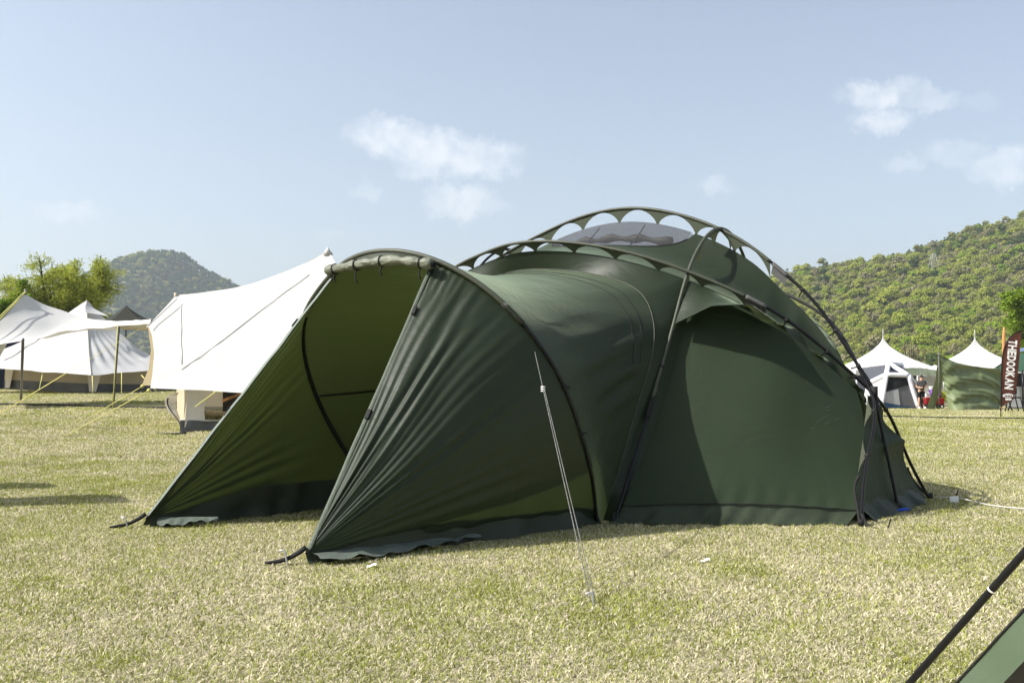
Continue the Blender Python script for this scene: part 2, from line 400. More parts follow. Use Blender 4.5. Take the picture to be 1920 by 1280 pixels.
def crown(rng, r, h, clumps, per, leaf, trunk=True, open_=0.):
    cs = []; up = []
    for _ in range(clumps):
        d = rng.normal(size=3); d[2] = abs(d[2]) * .9 - .15; d /= np.linalg.norm(d); c = d * np.array([r, r, h * .5]) * rng.uniform(.45, .85) + np.array([0, 0, h * .55])
        cr = r * rng.uniform(.3, .5); n = int(per * rng.uniform(.6, 1.3)); q = rng.normal(size=(n, 3)); q /= np.linalg.norm(q, axis=1)[:, None]
        q[:, 2] = np.where(q[:, 2] < -.3, -q[:, 2], q[:, 2]); cs.append(c + q * cr * rng.uniform(.55 + open_ * -.3, 1.1, n)[:, None] * np.array([1, 1, .8])); up.append(q * 1.2 + np.array([0, 0, .3]))
    C = np.concatenate(cs); V, F = leaf_quads(C, leaf, rng, .5, np.concatenate(up))
    F = [tuple(f) for f in F]; fm = [0] * len(F)
    if trunk:
        pr = [(np.array([(0, 0, -h * .25), (0.1, 0, h * .2), (0, .1, h * .7)]), r * .05)]
        for k in range(6):
            a_ = rng.uniform(0, 6.28); pr.append((np.array([(0, 0, h * .15 + k * .06 * h), (math.cos(a_) * r * .4, math.sin(a_) * r * .4, h * (.4 + .05 * k)), (math.cos(a_) * r * .75, math.sin(a_) * r * .75, h * (.6 + .06 * k))]), r * .022))
        for P_, rr in pr:
            v, f = tube_vf(P_, [rr, rr * .7, rr * .3], 4); k = len(V); V = np.concatenate([V, v]); F += [tuple(i + k for i in g) for g in f]; fm += [1] * len(f)
    return V, F, fm


def forest_sources(tagname, leafsize, spec):
    objs = []
    rng = np.random.default_rng(11)
    for i, (m, r, h, cl, per, tr, op) in enumerate(spec):
        V, F, fm = crown(rng, r, h, cl, per, leafsize * (1.2 if op else 1), tr, op); o = raw('%s_%02d' % (tagname, i), V, F, [m, M['twig']])
        o.data.polygons.foreach_set('material_index', fm); objs.append(o)
    return objs


M['twig'] = mat('twig_grey', (.16, .14, .115), .9, .1)
LM = dict(spring=leaf_mat('leaf_spring', [(0, (.25, .30, .05)), (.5, (.32, .36, .065)), (1, (.40, .42, .10))]),
          olive=leaf_mat('leaf_olive', [(0, (.20, .225, .055)), (.5, (.25, .265, .07)), (1, (.32, .32, .11))]),
          bud=leaf_mat('leaf_bud', [(0, (.26, .245, .13)), (1, (.34, .32, .17))]),
          dark=leaf_mat('leaf_dark', [(0, (.06, .10, .03)), (1, (.13, .18, .045))]),
          vivid=leaf_mat('leaf_vivid', [(0, (.20, .30, .025)), (1, (.31, .41, .05))]),
          far=leaf_mat('leaf_far', [(0, (.04, .085, .035)), (.6, (.075, .125, .045)), (1, (.13, .165, .05))]))
SPEC = [(LM['spring'], 3., 6.5, 13, 46, True, 0), (LM['spring'], 2.6, 6., 11, 46, True, 0), (LM['olive'], 3., 6.5, 13, 44, True, 0), (LM['olive'], 2.5, 7., 11, 44, True, 0),
        (LM['bud'], 2.6, 7., 10, 26, True, 1), (LM['bud'], 2.2, 6.5, 9, 20, True, 1), (LM['dark'], 2.4, 7., 11, 50, True, 0), (LM['dark'], 2., 8., 10, 50, True, 0),
        (LM['vivid'], 2.8, 6., 13, 46, True, 0), (LM['vivid'], 2.4, 5.5, 11, 46, True, 0)]


def forest_right():
    rng = np.random.default_rng(21)
    xs = np.arange(25, 470, 3.5); ys = np.arange(290, 690, 3.7); X, Y = np.meshgrid(xs, ys, indexing='ij')
    X = (X + rng.uniform(-2, 2, X.shape)).ravel(); Y = (Y + rng.uniform(-2, 2, Y.shape)).ravel()
    ok = (X / Y > .10) & (X / Y < .66); X, Y = X[ok], Y[ok]; Z = hill_r(X, Y)
    P = np.stack([X, Y, Z], 1); rel = np.clip((Y - 290) / 365, 0, 1)
    a = wob(np.stack([X, Y, 0 * X], 1), 150.); b = wob(np.stack([X, Y, 40 + 0 * X], 1), 60.); u = rng.uniform(size=len(X)); idx = np.zeros(len(X), int)
    for i in range(len(X)):
        w = np.array([1.2 + .8 * a[i] + .6 * (.2 < rel[i] < .55), 1.1, .55 + .9 * max(0, rel[i] - .55) + .25 * max(0, b[i]), .18 + .45 * max(0, -a[i]) + .5 * (rel[i] > .85) + .5 * max(0, X[i] / Y[i] - .46) * 4, .35 + .6 * max(0, b[i]) + max(0, X[i] / Y[i] - .42) * 4])
        w = np.clip(w, .02, None); c = np.searchsorted(np.cumsum(w) / w.sum(), u[i]); idx[i] = 2 * min(c, 4) + (rng.uniform() < .5)
    s = rng.uniform(.5, 1.0, len(X)) * (1 + .45 * (rng.uniform(size=len(X)) < .12)); scl = np.stack([s * rng.uniform(.9, 1.15, len(X)), s * rng.uniform(.9, 1.15, len(X)), s * rng.uniform(.85, 1.2, len(X))], 1)
    rot = np.stack([rng.normal(0, .06, len(X)), rng.normal(0, .06, len(X)), rng.uniform(0, 6.28, len(X))], 1)
    scatter('hillside_forest', P, idx, rot, scl, forest_sources('crown', .27, [(m_, r_, h_, c_ + 3, int(p_ * 1.35), t_, o_) for m_, r_, h_, c_, p_, t_, o_ in SPEC]), 'spring green wood covering the hillside on the right', 'forest')


def forest_left():
    rng = np.random.default_rng(22)
    X, Y = np.meshgrid(np.arange(-1000, -230, 7.), np.arange(1090, 1510, 8.), indexing='ij'); X = (X + rng.uniform(-4, 4, X.shape)).ravel(); Y = (Y + rng.uniform(-4, 4, Y.shape)).ravel()
    ok = (X / Y > -.58) & (X / Y < -.2); X, Y = X[ok], Y[ok]; P = np.stack([X, Y, hill_l(X, Y)], 1)
    n = len(X); s = rng.uniform(1.1, 2.1, n); scl = np.stack([s, s, s * rng.uniform(.8, 1.1, n)], 1); rot = np.stack([0 * s, 0 * s, rng.uniform(0, 6.28, n)], 1)
    src = forest_sources('farcrown', .55, [(LM['far'], 3., 6., 10, 26, False, 0), (LM['far'], 2.6, 6.5, 9, 26, False, 0), (LM['olive'], 2.8, 6., 9, 26, False, 0)])
    scatter('far_hill_forest', P, np.where(rng.uniform(size=n) < .16, 2, rng.integers(0, 2, n)), rot, scl, src, 'hazy blue green wood on the distant pointed hill', 'forest')


forest_right(); forest_left()


# ------------------------------------------------------------------ grass
def grass():
    rng = np.random.default_rng(31); m = leaf_mat('grass_blade', None, .3, True); src = []
    for kind in range(6):
        green = (.08, .13, .20, .30, .52, .82)[kind]; R = .17; n = 260
        V = []; F = []; C = []
        for i in range(n):
            a = rng.uniform(0, 6.28); rr = R * math.sqrt(rng.uniform()); x, y = rr * math.cos(a), rr * math.sin(a); g = rng.uniform() < green
            th = rng.uniform(0, 6.28); ln = rng.uniform(.016, .042) * (1.0 if g else 1.1); tilt = rng.uniform(.35, 1.15) if g else rng.uniform(.85, 1.5)
            w = rng.uniform(.0013, .0030); d = np.array([math.cos(th), math.sin(th), 0]); s = np.array([-d[1], d[0], 0]) * w
            b = np.array([x, y, rng.uniform(-.004, .006)]); h1 = b + d * ln * .5 * math.sin(tilt * .8) + np.array([0, 0, ln * .5 * math.cos(tilt * .8)]); t = h1 + d * ln * .5 * math.sin(min(1.9, tilt * 1.35)) + np.array([0, 0, ln * .5 * math.cos(min(1.9, tilt * 1.35))])
            t[2] = max(t[2], .004); k = len(V); V += [b - s, b + s, h1 + s * .9, h1 - s * .9, t]; F += [(k, k + 1, k + 2, k + 3), (k + 3, k + 2, k + 4)]
            if g: c = np.array([.23, .27, .06]) * rng.uniform(.55, 1.4) + np.array([.08, .05, .01]) * rng.uniform()
            else: c = np.array([.66, .60, .43]) * rng.uniform(.5, 1.28)
            C += [(*c, 1)] * 5
        src.append(raw('tuft_%02d' % kind, V, F, m, C))
    P = []; S_ = []
    for y0, y1, dens, sc in ((2.4, 4.5, 230, .85), (4.5, 8, 190, 1.), (8, 13, 100, 1.25), (13, 20, 44, 1.7), (20, 32, 16, 2.6), (32, 50, 5, 3.8)):
        A = .5 * (y1 ** 2 - y0 ** 2) * 1.1 + 4 * (y1 - y0); n = int(A * dens)
        y = np.sqrt(rng.uniform(y0 ** 2, y1 ** 2, n)); x = rng.uniform(-1, 1, n) * (.55 * y + 2 * .8)
        P.append(np.stack([x, y, gz(x, y)], 1)); S_.append(np.full(n, sc))
    P = np.concatenate(P); S_ = np.concatenate(S_); n = len(P)
    f = wob(P * np.array([1, 1, 0]), 2.6) * .28 + wob(P * np.array([1, 1, 0]) + 9, .7) * .42 + wob(P * np.array([1, .6, 0]) + 5, 7.) * .25 + rng.normal(0, .42, n) - .02
    idx = np.clip(np.digitize(f, [-.45, -.1, .25, .75, 1.15]), 0, 5)
    s = S_ * rng.uniform(.8, 1.25, n); scl = np.stack([s, s, S_ ** .55 * rng.uniform(.7, 1.25, n)], 1)
    rot = np.stack([np.zeros(n), np.zeros(n), rng.uniform(0, 6.28, n)], 1)
    scatter('grass', P, idx, rot, scl, src, 'short straw coloured lawn grass with green shoots', 'grass')


grass()


def pts(L): return np.array([at(*p) for p in L])


def project(P):
    P = np.asarray(P, float) - np.array([0, 0, CAMH]); c, s = math.cos(PITCH), math.sin(PITCH)
    y = P[..., 1] * c + P[..., 2] * s; z = -P[..., 1] * s + P[..., 2] * c; return 960 + FPX * P[..., 0] / y, 640 - FPX * z / y


def surf_at(A, px, py, lift=.015):
    x, y = project(A); i = np.argmin((x - px) ** 2 + (y - py) ** 2); P = A.reshape(-1, 3)[i]; d = np.array([0, 0, CAMH]) - P; return P + d / np.linalg.norm(d) * lift


# ------------------------------------------------------------------ the green geodesic tent
TO = np.array([1.98, 9.284]); TA = np.array([-.8101, .5863]); TB = np.array([-.5863, -.8101])


def W(t, q, z): return np.array([TO[0] + t * TA[0] + q * TB[0], TO[1] + t * TA[1] + q * TB[1], z])
def WL(L): return np.array([W(*p) for p in L])


def inward(P, d, tq=.9):                # move pole points towards the tent's inner axis
    out = []
    dd = np.broadcast_to(np.asarray(d, float), (len(P),))
    for p, k in zip(P, dd):
        r = p[:2] - TO; t = float(np.clip(r @ TA, -.2, 2.7)); v = W(t, 0, .9) - p; out.append(p + v / np.linalg.norm(v) * k)
    return np.array(out)


def green_tent():
    tent = thing('dome_tent', W(1.25, 1., 0), 'large dark green dome tent with open arched porch on the lawn', 'tent')
    G = M['green']
    p1 = [(2.05, 0), (1.66, .57), (1.24, 1.22), (.99, 1.63), (.72, 2.07), (.5, 2.31), (.27, 2.47), (0, 2.55), (-.27, 2.51), (-.5, 2.37), (-.72, 2.1), (-.99, 1.65), (-1.24, 1.23), (-1.66, .57), (-2.05, 0)]
    P1 = WL([(0, q, z) for q, z in p1]); P1b = WL([(2.5, q, z) for q, z in p1])
    p3 = [(-1.58, 0), (-1.48, .53), (-1.43, .8), (-1.39, 1.01), (-1.26, 1.24), (-1.02, 1.62), (-.89, 1.80), (-.57, 2.12), (-.25, 2.385), (.07, 2.575), (.51, 2.75), (.93, 2.84), (1.36, 2.84), (1.82, 2.75), (2.2, 2.63), (2.75, 2.39), (3.07, 2.12), (3.39, 1.8), (3.52, 1.62), (3.76, 1.24), (3.89, 1.01), (3.98, .53), (4.08, 0)]
    P3 = WL([(t, 0, z) for t, z in p3])
    p2 = [(-1.58, -1.08, 0), (-1.49, -.6, .46), (-1.385, -.075, .97), (-1.24, .085, 1.16), (-1.03, .26, 1.4), (-.73, .47, 1.68), (-.41, .62, 1.88), (-.02, .76, 2.07), (.39, .88, 2.23), (.89, .98, 2.36), (1.33, 1.03, 2.42), (1.76, 1.03, 2.42), (2.12, .98, 2.36), (2.48, .92, 2.27), (2.95, .75, 2.03), (3.3, .55, 1.75), (3.55, .33, 1.45), (3.75, .12, 1.18), (3.885, -.08, .97), (3.99, -.6, .46), (4.08, -1.08, 0)]
    P2 = WL(p2)
    p4 = [(-1.58, 1.08, 0), (-1.49, .6, .46), (-1.40, .09, .97), (-1.26, -.11, 1.16), (-1.07, -.38, 1.4), (-.81, -.66, 1.67), (-.51, -.86, 1.86), (-.16, -1.03, 2.03), (.22, -1.17, 2.18), (.68, -1.28, 2.31), (1.25, -1.33, 2.36)]
    p4 = p4 + [(2.5 - t, q, z) for t, q, z in p4[-2::-1]]; P4 = WL(p4)
    arch = [(.098, 2.141, 0), (.019, 2.331, .368), (.003, 2.542, .773), (.066, 2.764, 1.199), (.261, 2.952, 1.561), (.578, 3.105, 1.855), (.911, 3.19, 2.018), (1.304, 3.228, 2.092), (1.726, 3.203, 2.044), (2.124, 3.109, 1.864), (2.463, 2.983, 1.622), (2.665, 2.592, .869), (2.528, 2.33, .365), (2.413, 2.139, 0)]
    AR = WL(arch)
    C1, C3, C2, C4, CA = spl(P1, 161), spl(P3, 241), spl(P2, 241), spl(P4, 201), spl(AR, 161); C1b = spl(P1b, 121)
    for c, r in ((C1, .0135), (C3, .0145), (C2, .0145), (C4, .0145), (CA, .013), (C1b, .0135)):
        tube('pole', c, r, M['pole'], tent, 8)

    def loc(P): r = P[..., :2] - TO; return r @ TA, r @ TB, P[..., 2]
    t2, q2, z2 = loc(C2); t3, q3, z3 = loc(C3); t4, q4, z4 = loc(C4); t1, q1, z1 = loc(C1); ta, qa, za = loc(CA)

    # ---- fabric edges along the poles
    i0, i1 = np.argmin(np.abs(t2 + 1.33) + (z2 < 1.02) * 9), np.argmin(np.abs(t2 - 3.83) + (z2 < 1.02) * 9)
    seg2 = C2[i0:i1 + 1]; s2 = t2[i0:i1 + 1]
    clip_t = [-1.33, -1.06, -.78, -.50]
    ph = np.interp(s2, clip_t + [-.1, .3], [0, 1, 2, 3, 4, 5])
    d2 = np.where(s2 < -.5, .045 + .10 * np.abs(np.sin(np.pi * ph)) ** .8, .10 + 0 * s2)
    E2 = inward(seg2, d2)
    n = 150; E2 = lin(E2, n)
    j0, j1 = np.argmin(np.abs(t3 + 1.32) + (z3 < 1.05) * 9), np.argmin(np.abs(t3 - 3.82) + (z3 < 1.05) * 9)
    seg3 = C3[j0:j1 + 1]; s3 = t3[j0:j1 + 1]; ph3 = np.interp(s3, [-1.32, -1.06, -.8, -.5], [0, 1, 2, 3])
    d3 = .138 + .045 * sm(-.3, -.7, s3) + 0 * ph3; E3 = lin(seg3 - np.array([0, 0, 1.]) * d3[:, None], n)
    k0, k1 = np.argmin(np.abs(t4 + 1.33) + (z4 < 1.02) * 9), np.argmin(np.abs(t4 - 3.83) + (z4 < 1.02) * 9); E4 = lin(inward(C4[k0:k1 + 1], .1), n)

    # ---- roof between the front arch pole and the ridge pole, with the mesh vent let into its upper edge
    def roof_pt(u, v):                  # u index array into n, v 0..1
        a, b = E2[:, None], E3[:, None]; v = v[..., None] if v.ndim == 2 else v[None, :, None]
        P = a * (1 - v) + b * v; sag = (.10 * np.sin(np.pi * v))
        tt = loc(P)[0][..., None]; sag = sag * (1 + .35 * np.exp(-((tt - .0) / .25) ** 2) * 0)
        return P - np.array([0, 0, 1.]) * sag * .8 - np.append(TB, 0) * sag * .5
    tE3 = loc(E3)[0]
    w_ = np.clip(1 - ((tE3 - 1.08) / .80) ** 2, 0, 1) ** .55
    vl = 1 - .50 * w_
    nv = 34; vv = np.linspace(0, 1, nv)[None] * vl[:, None]
    R = roof_pt(None, vv); nn = normals(R); pr = np.linspace(0, 1, nv)[None]
    R = R + nn * (.006 * wob(R, .9) * np.sin(np.pi * pr))[..., None]
    roof = grid('roof_panel', R, G, tent)
    a0, a1 = np.where(w_ > .0)[0][[0, -1]]
    vm = vl[a0:a1 + 1, None] + (1 - vl[a0:a1 + 1, None]) * np.linspace(0, 1, 14)[None]
    full = np.zeros((n, 14)); full[a0:a1 + 1] = vm; Rv = roof_pt(None, full)[a0:a1 + 1]
    vent = grid('vent_window', Rv - nn[a0:a1 + 1, -1][:, None] * 0.004, M['ventmesh'], tent)
    tube('vent_piping', R[a0:a1 + 1, -1], .008, M['strap'], vent, 5)
    for s_ in (.36, .68):               # straps and rolled flap seen through the mesh
        i = int(a0 + (a1 - a0) * s_); tube('vent_strap', Rv[i - a0] - np.array([0, 0, .03]), .008, M['strap'], vent, 4)
    flap = Rv[4:-4, 9] - np.array([0, 0, .07]) - np.array([0, 0, 1.])[None] * (.018 * np.abs(np.sin(np.linspace(0, 12, len(Rv) - 8))))[:, None]
    tube('rolled_flap', flap, .035 + .012 * np.sin(np.linspace(0, 25, len(flap))), M['sleeve'], vent, 8)
    def rear_pt(v): v = v[..., None]; return E4[:, None] * (1 - v) + E3[:, None] * v - np.array([0, 0, 1.]) * .07 * np.sin(np.pi * v)
    vl4 = 1 - .52 * w_; grid('rear_roof_panel', rear_pt(np.linspace(0, 1, 24)[None] * vl4[:, None]), G, tent)
    vq = vl4[:, None] + (1 - vl4[:, None]) * np.linspace(0, 1, 10)[None]; grid('vent_window', rear_pt(vq)[a0:a1 + 1], M['ventmesh'], tent)

    # ---- rear wall and left end
    bot = lin(WL([(-1.52, -.98, .02), (0, -1.98, .02), (2.5, -1.98, .02), (4.02, -.98, .02)]), n); grid('rear_wall', loft(bot, E4, 24), G, tent)
    # ---- front right wall (door wall)
    smooth2 = lin(inward(seg2, .10 + 0 * s2), n); top = smooth2[loc(smooth2)[0] < -.03]; tt = loc(top)[0]; top = top - np.append(TB, 0)[None] * (.035 * sm(-.80, -.45, tt))[:, None]
    top = lin(top[::-1], 60)
    zl = np.linspace(.13, top[0][2], 40)
    z1f = z1[:80]; q1f = q1[:80]
    left = np.array([W(-.005 - .03 * k, np.interp(z, z1f, q1f) - .045 - .11 * float(sm(.1, .7, z)), z) for z, k in zip(zl, np.linspace(0, 1, 40))]); left[-1] = top[0]; left = spl(np.r_[left[:34:3], top[:1]], 40)
    right = spl(np.r_[WL([(-1.50, .90, .11), (-1.463, .782, .204), (-1.413, .517, .477), (-1.38, .275, .727)]), top[-1:]], 40)
    ub = np.linspace(0, 1, 60)
    bottom = left[0] + (right[0] - left[0]) * ub[:, None]; bottom[:, 2] += .035 * np.sin(np.pi * ub); 
    A = coons(bottom, top, left, right); Nn = normals(A); U = ub[:, None]; V = np.linspace(0, 1, 40)[None]
    bulge = .035 * np.sin(np.pi * U) * np.sin(np.pi * V) + .008 * wob(A, 1.3) * np.sin(np.pi * U) * np.sin(np.pi * V)
    k = np.exp(-((U - .33) / .10) ** 2 - ((V - .36) / .09) ** 2) * .009 * np.sin((U * 1.4 + V * 2.6) * 42) + np.exp(-((V - .03) / .06) ** 2) * .004 * np.sin(U * 70 + 5 * V)
    if (Nn[30, 20] @ np.append(TB, 0)) < 0: Nn = -Nn
    A = A + Nn * (bulge + k)[..., None]
    frw = grid('door_wall', A, M['green_dimmed'], tent)
    skirt_strip(tent, A[:, 0], np.append(TB, 0), .13, .21, seed=1)
    for (x0, y0, x1, y1) in ((1515, 812, 1588, 778), (1522, 806, 1586, 774), (1540, 798, 1580, 782), (1538, 766, 1570, 757), (1545, 772, 1560, 766), (1530, 790, 1560, 778)):
        sc_ = np.array([surf_at(A, x0, y0, .006), surf_at(A, x1, y1, .006)]); tube('scuff_mark', lin(sc_, 4), [.0003, .0010, .0010, .0003], M['trim'], frw, 4)
    # ---- visor above that wall
    a_ = W(.0, .80, 1.92); P_b = W(-.02, 1.02, 1.60); P_c = W(-.35, 1.0, 1.74); P_d = W(-.66, .93, 1.74); P_e = np.array(E2[np.argmin(np.abs(loc(E2)[0] + .72))]) + W(0, .05, 0) - W(0, 0, 0)
    up = lin(E2[(loc(E2)[0] > -.74) & (loc(E2)[0] < .02)][::-1] + np.append(TB, 0) * .035, 24); lo = lin([P_b, P_c, P_d, P_e], 24)
    Vz = loft(up, lo, 10); vi = grid('visor', Vz + normals(Vz) * (.012 * wob(Vz, .5) * np.sin(np.pi * np.linspace(0, 1, 10))[None])[..., None], G, tent)
    tube('hem', lo, .006, G, vi, 5)

    # ---- front left: strip of dome fabric beside the tunnel and the tunnel itself
    Spts = [(.14, 1.97, .02), (.09, 1.76, .49), (.06, 1.5, 1.0), (.05, 1.28, 1.44), (.13, 1.16, 1.67), (.29, 1.06, 1.87), (.54, 1.0, 2.0), (.91, .95, 2.1), (1.4, .92, 2.17), (1.9, .92, 2.15), (2.2, 1.0, 2.0), (2.37, 1.12, 1.75), (2.45, 1.28, 1.44), (2.44, 1.5, 1.0), (2.41, 1.76, .49), (2.36, 1.97, .02)]
    SC = spl(WL(Spts), 140)
    k2 = (loc(E2)[0] > .0) & (loc(E2)[0] < 2.5); edge2 = E2[k2][:, :]
    legR = np.array([W(-.004 - .03 * z / 1.9, np.interp(z, z1f, q1f) - .04 - .11 * float(sm(.1, .7, z)), z) for z in np.linspace(.02, 1.9, 26)]); legL = np.array([W(2.47, np.interp(z, z1f, q1f) - .02, z) for z in np.linspace(.02, 1.9, 26)])
    RC = np.concatenate([lin(legR, 45), lin(edge2, 50), lin(legL[::-1], 45)])
    LF = loft(RC, SC, 10); grid('dome_front_panel', LF, G, tent)
    arch_in = inward(CA, .035)
    ia = np.linspace(0, 160, 140).astype(int); T_ = loft(SC, arch_in[ia], 30)
    u = np.linspace(0, 1, 140)[:, None]; v = np.linspace(0, 1, 30)[None]
    Nt = normals(T_); Nt = Nt * np.sign((Nt[70, 15] @ np.array([0, 0, 1.])) or 1)
    env = np.sin(np.pi * v) * np.sin(np.pi * np.clip(u * 1.02, 0, 1))
    fold = .016 * np.sin(u * 150 + v * 9) * np.exp(-((u - .20) / .07) ** 2) * sm(0, .25, v) * sm(1, .45, v)
    fold = fold + .004 * np.sin(u * 95 - v * 7) * np.exp(-((u - .30) / .05) ** 2) * sm(1., .3, v) + .005 * np.sin(v * 40 + u * 16) * np.exp(-((u - .44) / .05) ** 2) * env * sm(.5, .2, v)
    T_ = T_ + Nt * (-.11 * env + fold + .004 * wob(T_, 1.2) * env)[..., None]
    tun = grid('tunnel', T_, G, tent)
    tube('zip', SC[4:-4] + Nt[4:-4, 0] * .004, .0045, M['sleeve'], tun, 5)
    # ---- left front wall, mirror of the door wall (behind the porch)
    Am = A.copy(); t_, q_, z_ = loc(A); Am = np.stack([TO[0] + (2.5 - t_) * TA[0] + q_ * TB[0], TO[1] + (2.5 - t_) * TA[1] + q_ * TB[1], z_], 2); grid('side_wall', Am, M['green_dimmed'], tent)

    # ---- right end between the three feet
    fe = np.r_[spl(WL([(-1.575, -.98, .03), (-1.49, -.736, .257), (-1.475, -.58, .437), (-1.53, -.42, .585)]), 22), spl(WL([(-1.53, -.42, .585), (-1.445, -.32, .68), (-1.405, -.2, .78), (-1.43, -.10, .87), (-1.36, -.02, .98)]), 19)[1:]]
    ee = spl(np.r_[WL([(-1.50, .90, .03), (-1.463, .782, .204), (-1.413, .517, .477), (-1.38, .275, .727), (-1.345, .03, .99)])], 40)
    for nm, s in (('end_panel', 1), ('end_panel', -1)):
        e_, f_ = (ee, fe)
        if s < 0:
            tq = [loc(x) for x in (e_, f_)]; e_, f_ = [np.stack([TO[0] + (2.5 - a) * TA[0] + b * TB[0], TO[1] + (2.5 - a) * TA[1] + b * TB[1], c], 1) for a, b, c in tq]
        EP = loft(e_, f_, 26).transpose(1, 0, 2); uu = np.linspace(0, 1, 26)[:, None]; hh = np.linspace(0, 1, 40)[None]
        EP = EP - s * np.append(TA, 0) * ((.045 * (1 - np.abs(2 * uu - 1) ** 1.2) * (1 - hh) ** .8 - .02 * np.sin(np.pi * uu)) * (1 + .0 * hh) + .006 * np.sin(uu * 30) * np.exp(-(hh / .15) ** 2))[..., None]
        ep = grid(nm, EP, M['green_dimmed'], tent)
        if s > 0: skirt_strip(tent, EP[:, 5], -np.append(TA, 0), .10, .12, seed=2)
    # pale corner tabs that tie the walls to the bare poles
    for tz, side in ((.62, 0), (.36, 0), (.98, 0)):
        pass
    e4l = C4[(t4 < -1.38) & (z4 < 1.0)]
    for zc, h_ in ((.86, .13), (.52, .15)):
        base = np.array([ee[np.argmin(np.abs(ee[:, 2] - (zc - h_)))], ee[np.argmin(np.abs(ee[:, 2] - (zc + h_ * .8)))]]); tip = e4l[np.argmin(np.abs(e4l[:, 2] - zc))] + np.append(TA, 0) * .012
        mid = (base[0] + base[1]) / 2
        ed0 = spl([base[0], (base[0] * .55 + tip * .3 + mid * .15), tip], 9); ed1 = spl([base[1], (base[1] * .55 + tip * .3 + mid * .15), tip], 9); grid('corner_tab', loft(ed0, ed1, 6), M['sleeve'], tent)

    # ---- scalloped sleeves
    def sleeve(C, E, nodes, name='pole_sleeve', rad=.0155, thin=.12):
        tube(name, C, rad, M['sleeve'], tent, 8)
        C = lin(C, 420); E = lin(E, 420); sN = np.linspace(0, nodes, len(C)); f = np.clip((np.abs(np.sin(np.pi * sN)) - .10) / .90, 0, 1) ** .62; wdt = 1 - (1 - thin) * f
        A_ = C[:, None] + (E - C)[:, None] * (np.linspace(0, 1, 6)[None, :, None] * wdt[:, None, None]); grid('scalloped_web', A_, M['green2'], tent)
    m2 = (s2 > -.50) & (s2 < 3.2); C2s = lin(seg2[m2], 150); sleeve(C2s, lin(inward(seg2[m2], .105), 150), 9.5)
    m3 = (s3 > -.50) & (s3 < 3.1); C3s = lin(seg3[m3], 150); sleeve(C3s, C3s - np.array([0, 0, .141]), 9)
    c1s = C1[((z1 > .95) & (q1 > 0)) | ((z1 > 1.3) & (q1 <= 0))]; c1s = lin(c1s, 150)
    tgt = c1s.copy(); tt_, qq_, zz_ = loc(c1s)
    tgt = inward(c1s, .15); sleeve(c1s, tgt, 10, rad=.0155)
    low = C1[(z1 > .78) & (z1 <= .97) & (q1 > 0)]; tube('sleeve_end', low, .022, M['strap'], tent, 8)
    for (Cc, mask) in ((C2, (t2 > -.66) & (t2 < -.48) & (z2 > 1.1)), (C3, (t3 > -.66) & (t3 < -.48) & (z3 > 1.1)), (CA, (ta < .36) & (ta > .22) & (za > 1.3))):
        sg = Cc[mask]; A_ = loft(sg, inward(sg, .085), 4); grid('mesh_tab', A_, M['webgrey'], tent); tube('sleeve_end', sg, .02, M['webgrey'], tent, 8)
    # arch sleeve over the porch
    ms_ = (za > 1.5); cs = CA[ms_]; tube('pole_sleeve', cs, .02, M['sleeve'], tent, 8); 
    grid('arch_web', loft(cs, inward(cs, .045), 3), M['green2'], tent)

    # ---- clips on bare poles
    def clip(P, d=.07):
        e = inward(P[None], d)[0]; v_ = e - P; v_ /= np.linalg.norm(v_)
        pr = [tube_vf([P - v_ * .014, P + v_ * .018], .021, 6), tube_vf([P + v_ * .01, e], [.007, .006], 5)]; vv_, ff = join_vf(pr); put('pole_clip', vv_, ff, M['strap'], tent)
    for tc_ in (-1.06, -.78): clip(C2[np.argmin(np.abs(t2 - tc_) + (z2 < 1) * 9)]); clip(C3[np.argmin(np.abs(t3 - tc_) + (z3 < 1) * 9)])
    for tc_ in (-1.12, -.84): clip(C4[np.argmin(np.abs(t4 - tc_) + (z4 < 1) * 9)])
    clip(C3[np.argmin(np.abs(z3 - 1.24) + (t3 > 0) * 9)]); clip(C2[np.argmin(np.abs(t2 + 1.25) + (z2 < 1) * 9)])
    for zc in (.62, .30): clip(C1[np.argmin(np.abs(z1 - zc - .6) + (q1 < 0) * 9)], .05)
    for zc in (.86, .52): clip(C4[np.argmin(np.abs(z4 - zc) + (t4 > 0) * 9)], .03)
    for zc in (.86, .57): clip(C2[np.argmin(np.abs(z2 - zc) + (t2 > 0) * 9)], .06)
    for zc in (.72, 1.08): clip(CA[np.argmin(np.abs(za - zc) + (ta > 1) * 9)], .085)
    hub = C3[np.argmin(np.abs(z3 - 1.0) + (t3 > 0) * 9)]; tube('hub_joint', [hub + np.array([0, 0, -.05]), hub + np.array([0, 0, .05])], .032, M['strap'], tent, 8)

    # ---- porch: two side sheets fanned from the front pegs to the arch
    Bp = np.array([-1.23, 5.94, .015]); Ap = np.array([-2.74, 7.43, .015])
    iR = np.argmin(np.abs(ta - .86) + (za < 1.5) * 9); iL = np.argmin(np.abs(ta - 1.95) + (za < 1.5) * 9)

    def fan(peg, seq, sgn, name, strong):
        seq = lin(inward(seq, .03), 150); seq[0] = seq[0] + np.array([0, 0, .10]); nu_ = 60
        uu = np.linspace(0, 1, nu_)[:, None]; ww = np.linspace(0, 1, 150)[None]
        base = peg + np.array([0, 0, .06]); 
        A_ = base + (seq[None] - base) * uu[..., None]
        N_ = normals(A_); c_ = W(1.4, 2.6, .8); N_ = N_ * np.sign(((A_[30, 70] - c_) @ N_[30, 70]) or 1)
        wedge = sm(.40, .62, ww) * sm(1.03, .97, ww)
        ampl = (uu * (1 - uu)) ** .6 * 1.6
